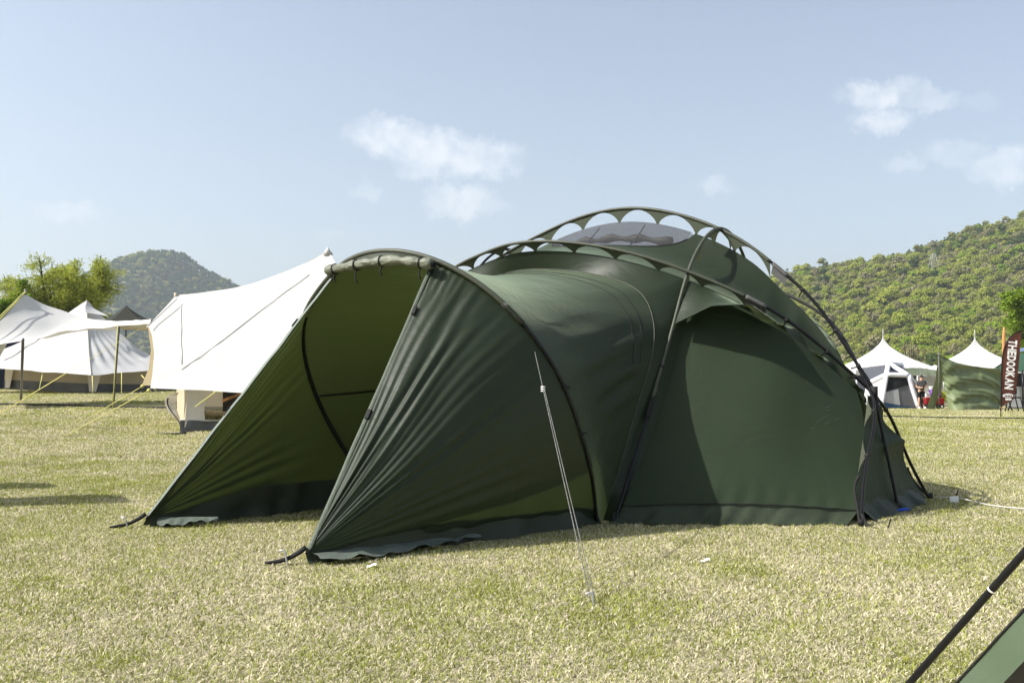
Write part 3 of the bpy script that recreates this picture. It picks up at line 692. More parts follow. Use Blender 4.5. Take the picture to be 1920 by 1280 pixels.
        ple = strong * (.019 * np.sin(2 * np.pi * (ww * 11 + .45 * np.sin(ww * 23) + .16 * np.sin(uu * 5))) * (.65 + .35 * np.sin(ww * 37 + 1)) + .005 * np.sin(2 * np.pi * (ww * 25 + .4 * np.sin(uu * 7)))) * wedge * ampl
        ple = ple + strong * .009 * np.sin(2 * np.pi * (ww * 12 + .3 * np.sin(ww * 15 + uu * 2))) * sm(.55, .25, ww) * sm(0, .06, ww) * ampl * sm(.95, .5, uu)
        top_ = strong * .010 * np.sin(2 * np.pi * ww * 42) * np.exp(-((1 - uu) / .09) ** 2) * sm(.80, .97, ww) * sm(1.02, .99, ww) * (1 - uu) ** .3 * 2
        belly = (.055 if strong == 1. else -.04) * np.sin(np.pi * uu) ** .8 * np.sin(np.pi * np.clip(ww, 0, 1)) ** .8
        A_ = A_ + N_ * (ple + belly + top_ + .006 * wob(A_, .6) * ampl)[..., None]
        o = grid(name, A_, G, tent)
        return A_, N_, o
    FR, NR, oR = fan(Bp, CA[:iR + 1], 1, 'porch_side', 1.)
    FL, NL, oL = fan(Ap, CA[iL:][::-1], -1, 'porch_side', .8)
    # hems along the door opening
    for Fx, Nx, ob, wd in ((FR, NR, oR, .022), (FL, NL, oL, .075)):
        ed = Fx[:, -1]; nx = Nx[:, -1]; tg = np.gradient(ed, axis=0); tg /= np.linalg.norm(tg, axis=1)[:, None]; side = np.cross(tg, nx); side *= np.sign(side[30] @ (Fx[30, -8] - ed[30]))
        A_ = np.stack([ed - side * .01, ed + nx * .012, ed + nx * .012 + side * wd * .5, ed + nx * .010 + side * wd], 1); grid('door_hem', A_, M['trim'] if wd > .05 else M['hemgreen'], ob)
        tube('piping', ed, .007, M['strap'], ob, 5)
    for f in (.80, .44):                # door toggles
        for Fx, Nx, ob in ((FR, NR, oR), (FL, NL, oL)):
            i = int(59 * f); P = Fx[i, -3] + Nx[i, -3] * .016; tg = Fx[i + 1, -1] - Fx[i - 1, -1]; tg /= np.linalg.norm(tg); nx = Nx[i, -3]; box('door_toggle', P, (.075, .028, .014), M['strap'], ob, ax=[tg, np.cross(nx, tg), nx], bevel=.004)
    # skirts of the porch
    for Fx, Nx, nm in ((FR, NR, 1), (FL, NL, -1)):
        ed = Fx[:, 0]; out = np.array([.65, -.76, 0]) if nm > 0 else np.array([-.65, .2, 0])
        A_, so = skirt_strip(tent, ed, out, .0, .05 if nm > 0 else .03, seed=3 + nm, low=True)
    # sewn skirt band along the near side of the porch
    o0_ = Bp + np.array([.03, .02, 0]); o1_ = W(.10, 2.17, 0); u_ = np.linspace(0, 1, 70)[:, None]; rows_ = []
    for s_ in np.linspace(0, 1, 8):
        P = o0_ + (o1_ - o0_) * u_; P = P + np.array([.65, -.76, 0]) * ((.010 + .035 * (1 - s_) ** 1.5) * (1 + .5 * wob(P * np.array([1, 1, 0]), .5)[:, None]) * sm(1.0, .9, u_) + .04 * np.sin(np.pi * u_) ** .8 * s_); P[:, 2] = (.02 + (.06 + .105 * sm(0, .35, u_)) * s_)[:, 0]; rows_.append(P)
    ps_ = np.stack(rows_, 1); po_ = grid('porch_skirt', ps_, M['innerskirt'], tent); tube('seam', ps_[:, -1], .004, M['strap'], po_, 4)
    tube('seam', A[:, 0] + np.append(TB, 0) * .012 + np.array([0, 0, .004]), .0035, M['strap'], frw, 4)
    for j_ in (3, 5): tube('seam', T_[30:-30, j_] + Nt[30:-30, j_] * .003, .0022, M['strap'], tun, 4)
    # tall inner skirt along the far side of the porch
    i0_ = Ap + np.array([.03, 0, 0]); i1_ = W(2.41, 2.2, 0); u_ = np.linspace(0, 1, 60)[:, None]; rows_ = []
    for s_ in np.linspace(0, 1, 10):
        P = i0_ + (i1_ - i0_) * u_; zt = .07 + .17 * sm(0, .5, u_); P = P + np.array([.62, -.5, 0]) * ((.03 + .05 * (1 - s_) ** 2) * (1 + .8 * wob(P * np.array([1, 1, 0]) + np.array([0, 0, s_ * .3]), .45)[:, None]) * sm(0, .12, u_)); P[:, 2] = (.02 + zt * s_)[:, 0]; rows_.append(P)
    grid('inner_skirt', np.stack(rows_, 1), M['innerskirt'], tent)
    # pale ground flap at the near peg and the turned-up flap at the far peg
    def ground_flap(P, d1, d2, l, w):
        a_ = np.linspace(0, 1, 24)[:, None]; b_ = np.linspace(0, 1, 6)[None]
        A_ = P + d1 * (a_ * l)[..., None] + d2 * (b_ * w * np.where(a_ < .12, a_ / .12 * .4 + .6, (1 - a_) ** .7 * 1.0 + .0))[..., None]
        A_[..., 2] = .085 - .035 * b_ + .016 * wob(A_, .22) * b_ + .008 * np.sin(a_ * 34 + 2 * b_) * b_; A_[..., 2] = np.maximum(A_[..., 2], .035)
        grid('ground_flap', A_, M['flap'], tent)
    bc = C1[0] - Bp; bc[2] = 0; bc /= np.linalg.norm(bc); ground_flap(Bp + np.array([.02, .03, 0]), bc, np.array([bc[1], -bc[0], 0]), 1.35, .20)
    ac = W(2.41, 2.15, 0) - Ap; ac[2] = 0; ac /= np.linalg.norm(ac); ground_flap(Ap + ac * .10, ac * .4 + np.array([.85, -.3, 0]), np.array([.2, -.95, 0]), .40, .17)
    # hood and rolled door
    rl = np.array([W(.80, 3.26, 1.95), W(1.10, 3.30, 1.995), W(1.42, 3.29, 2.00), W(1.92, 3.21, 1.985)]); RL = spl(rl, 60)
    hd = loft(lin(CA[iR:iL + 1], 60), RL - np.array([0, 0, .01]), 6); grid('hood', hd, G, tent)
    xs_ = np.linspace(0, 1, 60); rr = .037 + .006 * np.sin(xs_ * 21) + .004 * np.sin(xs_ * 47) - .012 * sum(np.exp(-((xs_ - c) / .025) ** 2) for c in (.09, .42, .67, .93))
    Vt, Ft = tube_vf(RL, rr, 18); Vt = Vt + (np.random.default_rng(2).normal(0, .0022, Vt.shape)); roll = put('rolled_door', Vt, Ft, M['rollfab'], tent)
    for c in (.09, .42, .67, .93):
        i = int(59 * c); P = RL[i]; tg = RL[min(i + 1, 59)] - RL[i - 1]; tg /= np.linalg.norm(tg)
        th = np.linspace(0, 2 * np.pi, 13); e1 = np.cross(tg, [0, 0, 1.]); e1 /= np.linalg.norm(e1); e2 = np.cross(e1, tg)
        rg = P + .040 * (np.cos(th)[:, None] * e1 + np.sin(th)[:, None] * e2); tube('tie', rg, .006, M['strap'], roll, 5)
        dz = random.uniform(.06, .12); tube('tie_end', spl([P - np.array([0, 0, .035]), P - np.array([.012, 0, .05 + dz * .5]), P - np.array([-.004, 0, .04 + dz])], 6), .006, M['strap'], roll, 4)
    tube('roll_core', [RL[1] , RL[0] + (RL[0] - RL[3]) * .18], .02, M['strap'], roll, 8)
    # zips on the inner left side of the porch: down beside the arch and across
    il = CA[(ta > 2.3) & (za < 1.62)]
    zi = spl(WL([(2.60, 2.9, 1.60), (2.66, 2.62, .93), (2.60, 2.42, .45)]), 20)
    tube('inner_zip', np.array([i_ - .03 * np.append(TA, 0) for i_ in CA[(ta > 2.38) & (za < 1.66)]]), .013, M['strap'], tent, 5)
    # horizontal seam inside the tunnel
    hz = [T_[min(139, int(np.argmin(np.abs(T_[100:, j, 2] - (.98 + .10 * (1 - j / 29.))) + 0) + 100)), j] - 0 for j in range(29, 3, -3)]
    tube('inner_seam', spl([h_ - np.append(TA, 0) * .02 for h_ in hz], 24), .010, M['strap'], tent, 5)
    # ---- straps at feet
    def strap_at(P, dirv, L_=.2, name='peg_strap'):
        d = np.asarray(dirv, float); d /= np.linalg.norm(d); pts = spl([P + np.array([0, 0, .10]), P + d * L_ * .45 + np.array([0, 0, .05]), P + d * L_ + np.array([0, 0, .02]), P + d * (L_ + .09) + np.array([.02, 0, .015])], 10); tube(name, pts, [.017, .017, .016, .015, .014, .014, .014, .013, .011, .007], M['strap'], tent, 6)
    strap_at(Bp, (-.7, -.12, 0), .17); strap_at(Ap, (-.75, -.25, 0), .18); strap_at(W(0, 2.05, 0), (.1, -1, 0), .03); strap_at(W(-1.58, 1.05, 0), (.3, -1, 0), .08)
    for L_ in ([(1612, 985, 7.46), (1606, 942, 7.55), (1604, 905, 7.6), (1612, 890, 7.6)], [(1749, 936, 9.2), (1722, 912, 9.12), (1708, 893, 9.08), (1701, 876, 9.06)]):
        tube('tension_strap', spl(np.array([at(*p_) for p_ in L_]), 14), .012, M['strap'], tent, 5)
    bq = C3[0]; tube('foot_loop', spl([bq + np.array([-.10, -.04, .015]), bq + np.array([-.03, -.07, .03]), bq + np.array([.05, -.03, .035]), bq + np.array([.10, .02, .02])], 12), .014, M['blue'], tent, 5)
    put_black = [C1[0], C4[0], C3[0], C2[0], CA[0]]
    for P in put_black: tube('foot_cup', [P + np.array([0, 0, .0]), P + np.array([0, 0, .07])], [.026, .022], M['strap'], tent, 8)
    # ---- front guy line
    gtop = CA[np.argmin(np.abs(za - 1.34) + (ta > 1) * 9)] + np.array([-.06, -.06, -.02]); gend = np.array([.385, 4.876, .03]); sl = gtop * .80 + gend * .20
    g1 = tube('guy_line', np.r_[lin([gtop, sl], 8), lin([sl, gend], 24)[1:]], .0030, M['cord'], tent, 5)
    tube('guy_line', lin([sl + np.array([.008, 0, 0]), gend + np.array([.022, 0, 0])], 24), .0027, M['cord'], tent, 5)
    v_, f_ = join_vf([tube_vf([sl + np.array([0, 0, k * .014 - .02]), sl + np.array([0, 0, k * .014 - .012])], [.015, .015], 8) for k in range(3)]); put('line_slider', v_, f_, M['whitep'], tent)
    wl = spl([C2[0] + np.array([.03, -.02, .03]), np.array([4.02, 9.04, .05]), np.array([4.16, 8.68, .03]), np.array([4.42, 8.2, .05]), np.array([5.2, 7.2, .04])], 40); tube('tail_line', wl, .006, M['whitecord'], tent, 5)
    return tent


def skirt_strip(parent, ed, out, drop, flare, seed=0, low=False):
    n = len(ed); out = np.asarray(out, float); rows = []
    u = np.linspace(0, 1, n); rg = np.random.default_rng(seed)
    ph = rg.uniform(0, 6, 4); wv = .5 * np.sin(u * 23 + ph[0]) + .35 * np.sin(u * 47 + ph[1]) + .25 * np.sin(u * 81 + ph[2])
    m_ = 12
    for k in range(m_):
        s = k / (m_ - 1.); P = ed.copy(); P[:, 2] = ed[:, 2] * (1 - s) + (.012 + .010 * (wv + 1)) * s
        P = P + out[None] * (flare * s ** 1.6 * (1 + .35 * wv) + .012 * np.sin(s * np.pi) * wv * 1.0)[:, None]
        rows.append(P)
    A_ = np.stack(rows, 1); A_[:, 0] += out * .004
    o = grid('skirt', A_, M['skirt'], parent); return A_, o


M['ventmesh'] = mat('vent_mesh_fabric', (.05, .05, .055), .7, .3)
_nt = M['ventmesh'].node_tree; _t = _nt.nodes.new('ShaderNodeBsdfTransparent'); _ms = _nt.nodes.new('ShaderNodeMixShader'); _ms.inputs[0].default_value = .48
_nt.links.new(_nt.nodes['Principled BSDF'].outputs[0], _ms.inputs[1]); _nt.links.new(_t.outputs[0], _ms.inputs[2]); _nt.links.new(_ms.outputs[0], _nt.nodes['Material Output'].inputs[0])
M['green2'] = mat('web_fabric', (.035, .045, .025), .55, .35, .2, (.12, .13, .05))
M['webgrey'] = mat('ribbed_webbing', (.07, .07, .068), .6, .4, bump=.6, bscale=160)
M['innerskirt'] = mat('inner_skirt_fabric', (.042, .05, .035), .55, .22, .1, (.06, .065, .03), bump=.3, bscale=9)
M['flap'] = mat('pale_flap', (.10, .12, .10), .35, .5, bump=.5, bscale=18)
M['rollfab'] = mat('rolled_fabric', (.14, .15, .11), .5, .3, bump=.6, bscale=12, stretch=(1, 1, 5))
M['whitecord'] = mat('white_cord', (.5, .49, .46), .8, .2)
tent = green_tent()


def peg(P, lean, label, bent=True, h=.10, m='peg'):
    P = np.asarray(P, float); l = np.asarray(lean, float)
    top = P + l * h + np.array([0, 0, h]); pts = [P + np.array([0, 0, -.03]) - l * .03, P + l * h * .5 + np.array([0, 0, h * .5]), top]
    if bent: pts += [top + np.array([-.02, 0, .004]), top + np.array([-.035, 0, -.008])]
    o = tube('tent_peg', lin(pts, 12), .0055, M[m], None, 6); tag(o, label, 'peg', 'pegs of the green tent'); return o


peg((-2.83, 7.33, 0), (-.25, 0, 0), 'steel peg leaning by the far porch strap of the green tent')
peg((-1.33, 5.90, 0), (-.2, .1, 0), 'steel peg at the near porch corner strap of the green tent')
peg((.40, 4.86, 0), (-.1, .1, 0), 'steel peg holding the striped guy line in the foreground lawn', h=.07)
peg((2.78, 7.36, 0), (.35, .1, 0), 'black peg at the front right foot of the green tent', False, .09, 'strap')
peg((4.0, 9.0, 0), (.4, 0, 0), 'black peg standing behind the white card', False, .12, 'strap')
c = box('paper_card', (3.98, 8.93, .045), (.10, .008, .06), M['whitep'], None, rz=.4); tag(c, 'small white card lying against a peg at the rear foot', 'card')
for (px, py, lab) in ((697, 1068, 'scrap of white paper on the grass before the porch'), (1322, 1058, 'scrap of white paper on the grass before the door wall')):
    P = onground(px, py); a = np.linspace(-1, 1, 5); A = np.stack(np.meshgrid(a * .028, a * .016, indexing='ij') + [np.zeros((5, 5))], 2); A[..., 2] = .028 + .008 * np.sin(A[..., 0] * 90) + .006 * np.cos(A[..., 1] * 130); o = grid('paper_scrap', A + P, M['whitep']); tag(o, lab, 'litter')


# ------------------------------------------------------------------ white canvas tents and tarp on the left
def guy(name, P, r, m, par): return tube(name, lin(P, 6), r, m, par, 5)


def fold(A, amp, scale, nrm=1): return A + normals(A) * (amp * wob(A, scale))[..., None]


def near_white():
    base = at(345, 812, 16.6); t = thing('canvas_tent', base, 'large white canvas tent with peaked fly beside the green porch', 'tent')
    n, m_ = 60, 40
    top = spl(pts([(330, 553, 18.6), (400, 546, 18.7), (470, 532, 18.8), (540, 507, 18.9), (590, 484, 19.), (615, 469, 19.0)]), n)
    bot = spl(pts([(282, 728, 17.1), (370, 731, 17.), (470, 737, 16.8), (560, 741, 16.7), (690, 743, 16.6)]), n)
    left = lin(pts([(282, 728, 17.1), (286, 700, 17.3), (289, 660, 17.6), (285, 630, 17.85), (278, 611, 18.), (330, 553, 18.6)]), m_)
    right = spl(pts([(690, 743, 16.6), (655, 580, 18.), (632, 500, 18.7), (615, 469, 19.)]), m_)
    A = coons(bot, top, left, right); U = np.linspace(0, 1, n)[:, None]; V = np.linspace(0, 1, m_)[None]; N_ = normals(A)
    d = .05 * np.sin(np.pi * U) * np.sin(np.pi * V) * 0 + .010 * np.sin(U * 60 + 3 * np.sin(V * 5)) * np.exp(-((V - .26) / .16) ** 2) * sm(.1, .25, U) + .008 * wob(A, 1.4) + .012 * np.sin((U * 1.2 - V) * 60) * np.exp(-((U - .07) / .07) ** 2 - ((V - .14) / .1) ** 2)
    A = A + N_ * d[..., None]; fly = grid('fly_front', A, M['canvas'], t)
    rb = spl(pts([(266, 722, 19.4), (420, 728, 21.4), (700, 732, 23)]), n); rl_ = lin(pts([(266, 722, 19.4), (279, 690, 19.), (283, 655, 18.6), (277, 613, 18.05), (330, 553, 18.62)]), m_); rr = spl(pts([(700, 732, 23), (650, 560, 20.5), (615, 469, 19.02)]), m_)
    grid('fly_rear', coons(rb, top + np.array([0, .01, 0]), rl_, rr), M['beige'], t)
    guy('seam', np.array([surf_at(A, 582 + (343 - 582) * k, 515 + (692 - 515) * k) for k in np.linspace(0, 1, 12)]), .006, M['seam'], fly)
    guy('seam', np.array([surf_at(A, 338 + 4 * k, 575 + 105 * k) for k in np.linspace(0, 1, 8)]), .006, M['trimw'], fly)
    guy('ridge_line', np.array([at(278, 611, 17.9), at(332, 560, 18.4)]), .008, M['seam'], fly)
    tube('pole_tip', [at(330, 560, 18.6), at(329, 549, 18.6)], .03, M['beige'], t, 6)
    tube('peak_cap', [at(615, 478, 19.), at(614, 464, 19.)], [.10, .015], M['canvas'], t, 8)
    # inner tent walls under the fly
    w0 = lin(pts([(345, 812, 17.00), (352, 735, 17.15), (350, 728, 17.20)]), 12); w1 = lin(pts([(385, 812, 17.30), (384, 788, 17.30), (381, 762, 17.35), (388, 744, 17.40), (402, 730, 17.50)]), 12)
    grid('corner_wall', fold(loft(w0, w1, 10), .02, .6), M['canvas2'], t)
    grid('side_wall', loft(lin(pts([(345, 812, 17.00), (352, 730, 17.15)]), 8), lin(pts([(333, 796, 18.80), (331, 728, 18.80)]), 8), 6), M['wallbeige'], t)
    fl = loft(spl(pts([(318, 738, 17.30), (309, 748, 17.30), (316, 770, 17.25), (330, 785, 17.20), (341, 803, 17.15)]), 16), spl(pts([(335, 735, 17.40), (330, 750, 17.40), (333, 772, 17.35), (340, 790, 17.30), (344, 808, 17.20)]), 16), 5); df = grid('door_flap', fl, M['canvas2'], t); tube('flap_zip', fl[2:, 1], .012, M['strap'], df, 4)
    ms = loft(lin(pts([(337, 813, 16.95), (420, 816, 17.50), (640, 818, 19.00)]), 40), lin(pts([(338, 787, 17.00), (430, 789, 17.55), (640, 792, 19.00)]), 40), 8); grid('mud_wall', fold(ms, .025, .35), M['mud'], t)
    tube('mud_trim', ms[:, -1], .012, M['trimw'], t, 4)
    grid('back_wall', loft(lin(pts([(360, 800, 21.5), (700, 802, 23)]), 10), lin(pts([(360, 735, 21.5), (700, 737, 23)]), 10), 8), M['wallbeige'], t)
    grid('window_mesh', loft(lin(pts([(384, 790, 17.60), (640, 793, 19.10)]), 10), lin(pts([(384, 762, 17.65), (640, 764, 19.15)]), 10), 6), M['ventmesh'], t)
    tube('rolled_window', lin(pts([(366, 774, 17.50), (400, 777, 17.60), (445, 776, 17.90)]), 12), .05, M['brownroll'], t, 8)
    box('side_panel', at(440, 757, 19.00), (.45, .04, .5), M['darkwood'], t); box('wood_slat', at(436, 744, 18.40), (.4, .05, .05), M['wood'], t, ax=[(.93, 0, .36), (0, 1, 0), (-.36, 0, .93)])
    guy('guy_rope', np.array([at(404, 735, 16.9), at(366, 762, 16.9)]), .010, M['yellow'], t)
    for a_, b_ in (((277, 733, 17.0), (123, 817)), ((265, 725, 19.3), (163, 785))):
        g = onground(*b_); tube('guy_rope', lin([at(*a_), g], 10), .0085, M['yellow'], t, 5); tube('rope_end', [at(*a_), at(a_[0] + 4, a_[1] - 3, a_[2])], .03, M['yellow'], t, 6)
    for (px, py) in ((305, 815), (322, 796)):
        g = onground(px, py); tube('ground_strap', spl([g + np.array([.4, 0, .03]), g + np.array([.15, -.05, .02]), g + np.array([-.1, 0, .02])], 8), .016, M['strap'], t, 4)


M['canvas2'] = mat('pale_canvas_wall', (.72, .68, .60), .85, .15, .15, (.7, .62, .5), noise=.03, nscale=2, bump=.15, bscale=4)
M['trimw'] = mat('canvas_tape', (.62, .61, .57), .8, .2)
M['brownroll'] = mat('brown_roll', (.33, .25, .13), .8, .2, noise=.2, nscale=7)
M['wood'] = mat('orange_wood', (.34, .17, .06), .6, .3, noise=.2, nscale=12, stretch=(1, 1, 8)); M['darkwood'] = mat('dark_panel', (.03, .025, .02), .7, .2)
near_white()


def far_white():
    t = thing('canvas_tent', at(172, 737, 32.5), 'white canvas tent with beige walls standing behind the white tarp', 'tent')
    pk = at(163, 563, 34.5); n = 30
    e0, e1, e2, e3 = at(-90, 685, 31.5), at(172, 703, 30.8), at(335, 692, 34.5), at(120, 688, 39)

    def tri(nm, a, b, m, amp):
        ed = lin([a, b], n); ed[:, 2] += .10 * np.sin(np.linspace(0, np.pi, n)) * 0; v = np.linspace(0, 1, 24)[None, :, None]; A = ed[:, None] * (1 - v) + pk * v
        A[..., 2] -= .38 * np.sin(np.pi * np.linspace(0, 1, 24))[None] * (.4 + .6 * np.abs(np.linspace(-1, 1, n)) ** 0)[:, None] * .8
        U = np.linspace(0, 1, n)[:, None]; V = np.linspace(0, 1, 24)[None]
        A = A + normals(A) * (amp * (.5 * wob(A, 1.8) + .6 * np.sin(U * 38 + V * 8) * np.exp(-((V - .35) / .2) ** 2)))[..., None]; return A, grid(nm, A, m, t)
    A0, f0 = tri('fly_panel', e0, e1, M['canvas'], .03); A1, f1 = tri('fly_panel', e1, e2, M['canvas'], .06); tri('fly_panel', e2, e3, M['beige'], .02); tri('fly_panel', e3, e0, M['beige'], .02)
    tube('seam', A0[-1] + np.array([0, -.03, 0]), .018, M['seam'], f0, 5)
    guy('seam', np.array([surf_at(A0, 78 - 68 * k, 633 + 42 * k, .04) for k in np.linspace(0, 1, 6)]), .012, M['seam'], f0)
    vn = loft(lin(pts([(163, 571, 33.9), (163, 586, 33.6)]), 5), lin(pts([(185, 582, 34.3), (206, 593, 34.2)]), 5), 6); grid('vent', vn - np.array([0, .12, 0]), M['trimw'], f1)
    b0, b1, b2 = onground(8, 729), onground(172, 737), None
    b0, b1 = at(8, 729, 33.), at(172, 737, 32.2); b2 = at(345, 737, 35.5)
    for nm, z0, z1, m, dy in (('wall', .30, 1.15, M['wallbeige'], 0), ('mud_wall', 0, .31, M['mud'], -.03)):
        lo = lin([b0, b1, b2], 40) + np.array([0, dy, z0]); grid(nm, fold(loft(lo, lo + np.array([0, 0, z1 - z0]), 6), .02, .8), m, t)
    for px, w_ in ((10, 16), (167, 26)):
        P = loft(lin(pts([(px, 734 if px > 90 else 727, 32.1 if px > 90 else 32.9), (px - (4 if px > 90 else 0), 690, 32.1 if px > 90 else 32.9)]), 6), lin(pts([(px + w_ * .5, 734 if px > 90 else 727, 32.05 if px > 90 else 32.8), (px + w_, 690, 32.05 if px > 90 else 32.8)]), 6), 4); grid('corner_wall', P, M['canvas2'], t)
    for a_, b_ in (((81, 696, 31.2), (73, 731)), ((173, 704, 30.7), (174, 737)), ((228, 698, 31.6), (228, 737)), ((265, 703, 32.5), (298, 738))):
        tube('guy_rope', [at(*a_), at(b_[0], b_[1], a_[2] - .5)], .012, M['yellow'], t, 5)


far_white()


def white_tarp():
    t = thing('tarp', at(120, 755, 24), 'white canvas tarp stretched on poles before the far white tent', 'tarp')
    n = 50
    top = spl(pts([(47, 550, 24.5), (80, 568, 24.8), (120, 584, 25), (165, 597, 25), (225, 602, 24.2), (284, 598, 20.)]), n)
    bot = spl(pts([(-60, 668, 22), (-5, 645, 22.4), (55, 637, 22.8), (120, 622, 23), (170, 615, 22.8), (221, 611, 22.4), (279, 612, 18.)]), n)
    A = loft(bot, top, 24); A[..., 2] -= (.12 * np.sin(np.pi * np.linspace(0, 1, 24)))[None] * sm(0, .2, np.linspace(0, 1, n))[:, None]; U = np.linspace(0, 1, n)[:, None]
    A = fold(A, .025, 1.6); s = grid('sheet', A, M['canvas'], t)
    hm = bot[20:]; dz = .16 * np.sin(np.linspace(0.15, 1, 30) * np.pi * .62); grid('valance', loft(hm, hm + np.stack([0 * dz, 0 * dz + .6, -dz], 1), 5), M['beige'], t)
    lf = loft(lin([top[0], bot[0]], 12), lin([top[0] + np.array([-.15, .6, -.1]), bot[0] + np.array([-.5, 2.0, -.3])], 12), 5); grid('left_fall', lf, M['trimw'], t)
    tube('pole', [at(47, 553, 24.5), at(48, 542, 24.5)], .03, M['darkpole'], t, 6)
    for a_, b_, m, r in (((43, 636, 22.7), (39, 752), 'darkpole', .034), ((223, 612, 22.4), (212, 762), 'darkpole', .026)):
        g = onground(*b_); tube('pole', [at(*a_), g], r, M[m], t, 7)
    for a_, b_, Yb in (((47, 546, 24.5), (-40, 632), 22), ((49, 546, 24.5), (-40, 640), 22.2)): tube('guy_rope', lin([at(*a_), at(*b_, Yb)], 5), .011, M['yellow'], t, 5)
    g = onground(211, 768); tube('guy_rope', [at(221, 606, 22.2), g], .010, M['yellow'], t, 5)
    tube('guy_rope', lin([at(262, 617, 17.9), at(125, 699, 17.2), onground(-30, 793)], 12), .004, M['yellow'], t, 5); tube('guy_rope', lin([at(125, 699, 17.15), onground(-30, 793)], 8), .0085, M['yellow'], t, 5)


white_tarp()


def side_flag(bx, by, H_, wd, label):
    t = thing('feather_flag', (bx, by, float(gz(bx, by))), label, 'flag', 'feather flags beyond the left edge'); z = np.linspace(0, 1, 40)
    prof = np.interp(z, [0, .18, .2, .5, .8, .93, 1.], [0, 0, .35, .85, 1., .75, .12]) * wd; py = by + .06 * z ** 3; c = np.stack([bx + 0 * z, py + 0 * z, gz(bx, by) + z * H_], 1)
    tube('pole', c, .012, M['pole'], t, 6); k = z > .17; A = loft(c[k], c[k] + np.stack([.02 * np.sin(z * 8), prof, -.12 * prof], 1)[k], 8); grid('cloth', A, M['flagbrown'], t)


def dark_tent():
    t = thing('tarp_shelter', at(236, 700, 45) * np.array([1, 1, 0]) + np.array([0, 0, .8]), 'dark olive tarp shelter peeking above the white tarp', 'shelter')
    pk = at(237, 573, 46); cs = [at(178, 606, 44), at(290, 604, 44), at(310, 600, 49), at(160, 602, 49)]
    for i in range(4):
        ed = lin([cs[i], cs[(i + 1) % 4]], 14); v = np.linspace(0, 1, 12)[None, :, None]; A = ed[:, None] * (1 - v) + pk * v; A[..., 2] -= (.25 * np.sin(np.pi * v[..., 0])); grid('canopy_panel', A, M['darkolive'], t)
    for p in cs: tube('pole', [p, np.array([p[0], p[1], .7])], .03, M['pole'], t, 6)
    tube('pole', [pk, np.array([pk[0], pk[1], .8])], .03, M['pole'], t, 6)


M['darkolive'] = mat('dark_olive_tarp', (.022, .024, .016), .8, .2, .15, (.05, .05, .03))
dark_tent()


def navy_tent():
    c = at(-14, 700, 40); c[2] = gz(c[0], c[1]); t = thing('dome_shelter', c, 'dark navy dome tent cut by the left edge behind the tarp', 'tent'); u = np.linspace(0, 2 * np.pi, 33)[:, None]; v = np.linspace(0, np.pi / 2, 12)[None]
    A = np.stack([c[0] + 1.6 * np.cos(u) * np.cos(v), c[1] + 1.6 * np.sin(u) * np.cos(v), c[2] + 2.75 * np.sin(v) ** .8 + 0 * u], 2); grid('shell', fold(A, .03, .9), M['navy'], t)
    for a in (.4, 2.0, 3.6, 5.2): tube('rib', A[int(a / 6.28 * 32)] * 1.0 + np.array([0, -.03, .02]), .035, M['canvas'], t, 6)


M['navy'] = mat('navy_fabric', (.012, .016, .035), .6, .3)
navy_tent()


# ------------------------------------------------------------------ cable across the meadow
cb = [onground(px, py) for px, py in ((-60, 761), (60, 762), (150, 764), (230, 766), (310, 768), (420, 770))]; cr_ = [onground(px, py) for px, py in ((1600, 782), (1680, 783), (1760, 785), (1850, 786), (1990, 788))]
mid = [cb[-1] * (1 - k) + cr_[0] * k for k in (.25, .5, .75)]
for p in mid: p[2] = gz(p[0], p[1])
o = tube('ground_cable', spl(cb + mid + cr_, 160) + np.array([0, 0, .05]), .03, M['strap'], None, 6); tag(o, 'long black cable lying across the lawn behind the tents', 'cable')


# ------------------------------------------------------------------ right background: pagodas, inflatable tent, tarp, flag
def pagoda(px, Y, label):
    b = at(px, 700, Y); b[2] = gz(b[0], b[1]); t = thing('pagoda_tent', b, label, 'tent', 'white pagoda tents'); hw = 2.5; ez = 2.05; pz = 4.15; n = 33
    prof = lambda s: (1 - s) ** 1.9                     # concave sweep from eave to spire
    A = []
    for k in range(4 * 16 + 1):
        a = k / 16.; i = int(a) % 4; f = a - int(a); cs = [(-1, -1), (1, -1), (1, 1), (-1, 1)]; p, q = cs[i], cs[(i + 1) % 4]; e = np.array([p[0] + (q[0] - p[0]) * f, p[1] + (q[1] - p[1]) * f]); row = []
        for s in np.linspace(0, 1, n):
            r = max(.012, prof(s)); sagx = 1 - .05 * math.sin(math.pi * f) * (1 - s); row.append((b[0] + e[0] * hw * r * sagx, b[1] + e[1] * hw * r * sagx, b[2] + ez + (pz - ez) * s))
        A.append(row)
    grid('roof', np.array(A), M['pvc'], t)
    va = np.array(A)[:, 0]; grid('valance', np.stack([va, va - np.array([0, 0, .28])], 1), M['pvc'], t)
    tube('spire', [b + np.array([0, 0, pz - .05]), b + np.array([0, 0, pz + .36])], [.045, .012], M['pvc'], t, 6)
    for sx, sy in ((-1, -1), (1, -1), (1, 1), (-1, 1)): tube('leg', [b + np.array([sx * hw * .98, sy * hw * .98, 0]), b + np.array([sx * hw * .98, sy * hw * .98, ez])], .05, M['peg'], t, 8)
    grid('back_sheet', loft(lin([b + np.array([-hw, hw - .06, .05]), b + np.array([hw, hw - .06, .05])], 12), lin([b + np.array([-hw, hw - .06, ez]), b + np.array([hw, hw - .06, ez])], 12), 4), M['pvc'], t)


M['pvc'] = mat('white_pvc', (.52, .52, .51), .6, .2, .12, (.8, .8, .76))
pagoda(1657, 58, 'white pagoda tent with spire behind the inflatable tent'); pagoda(1829, 59, 'white pagoda tent with spire behind the hanging green tarp')


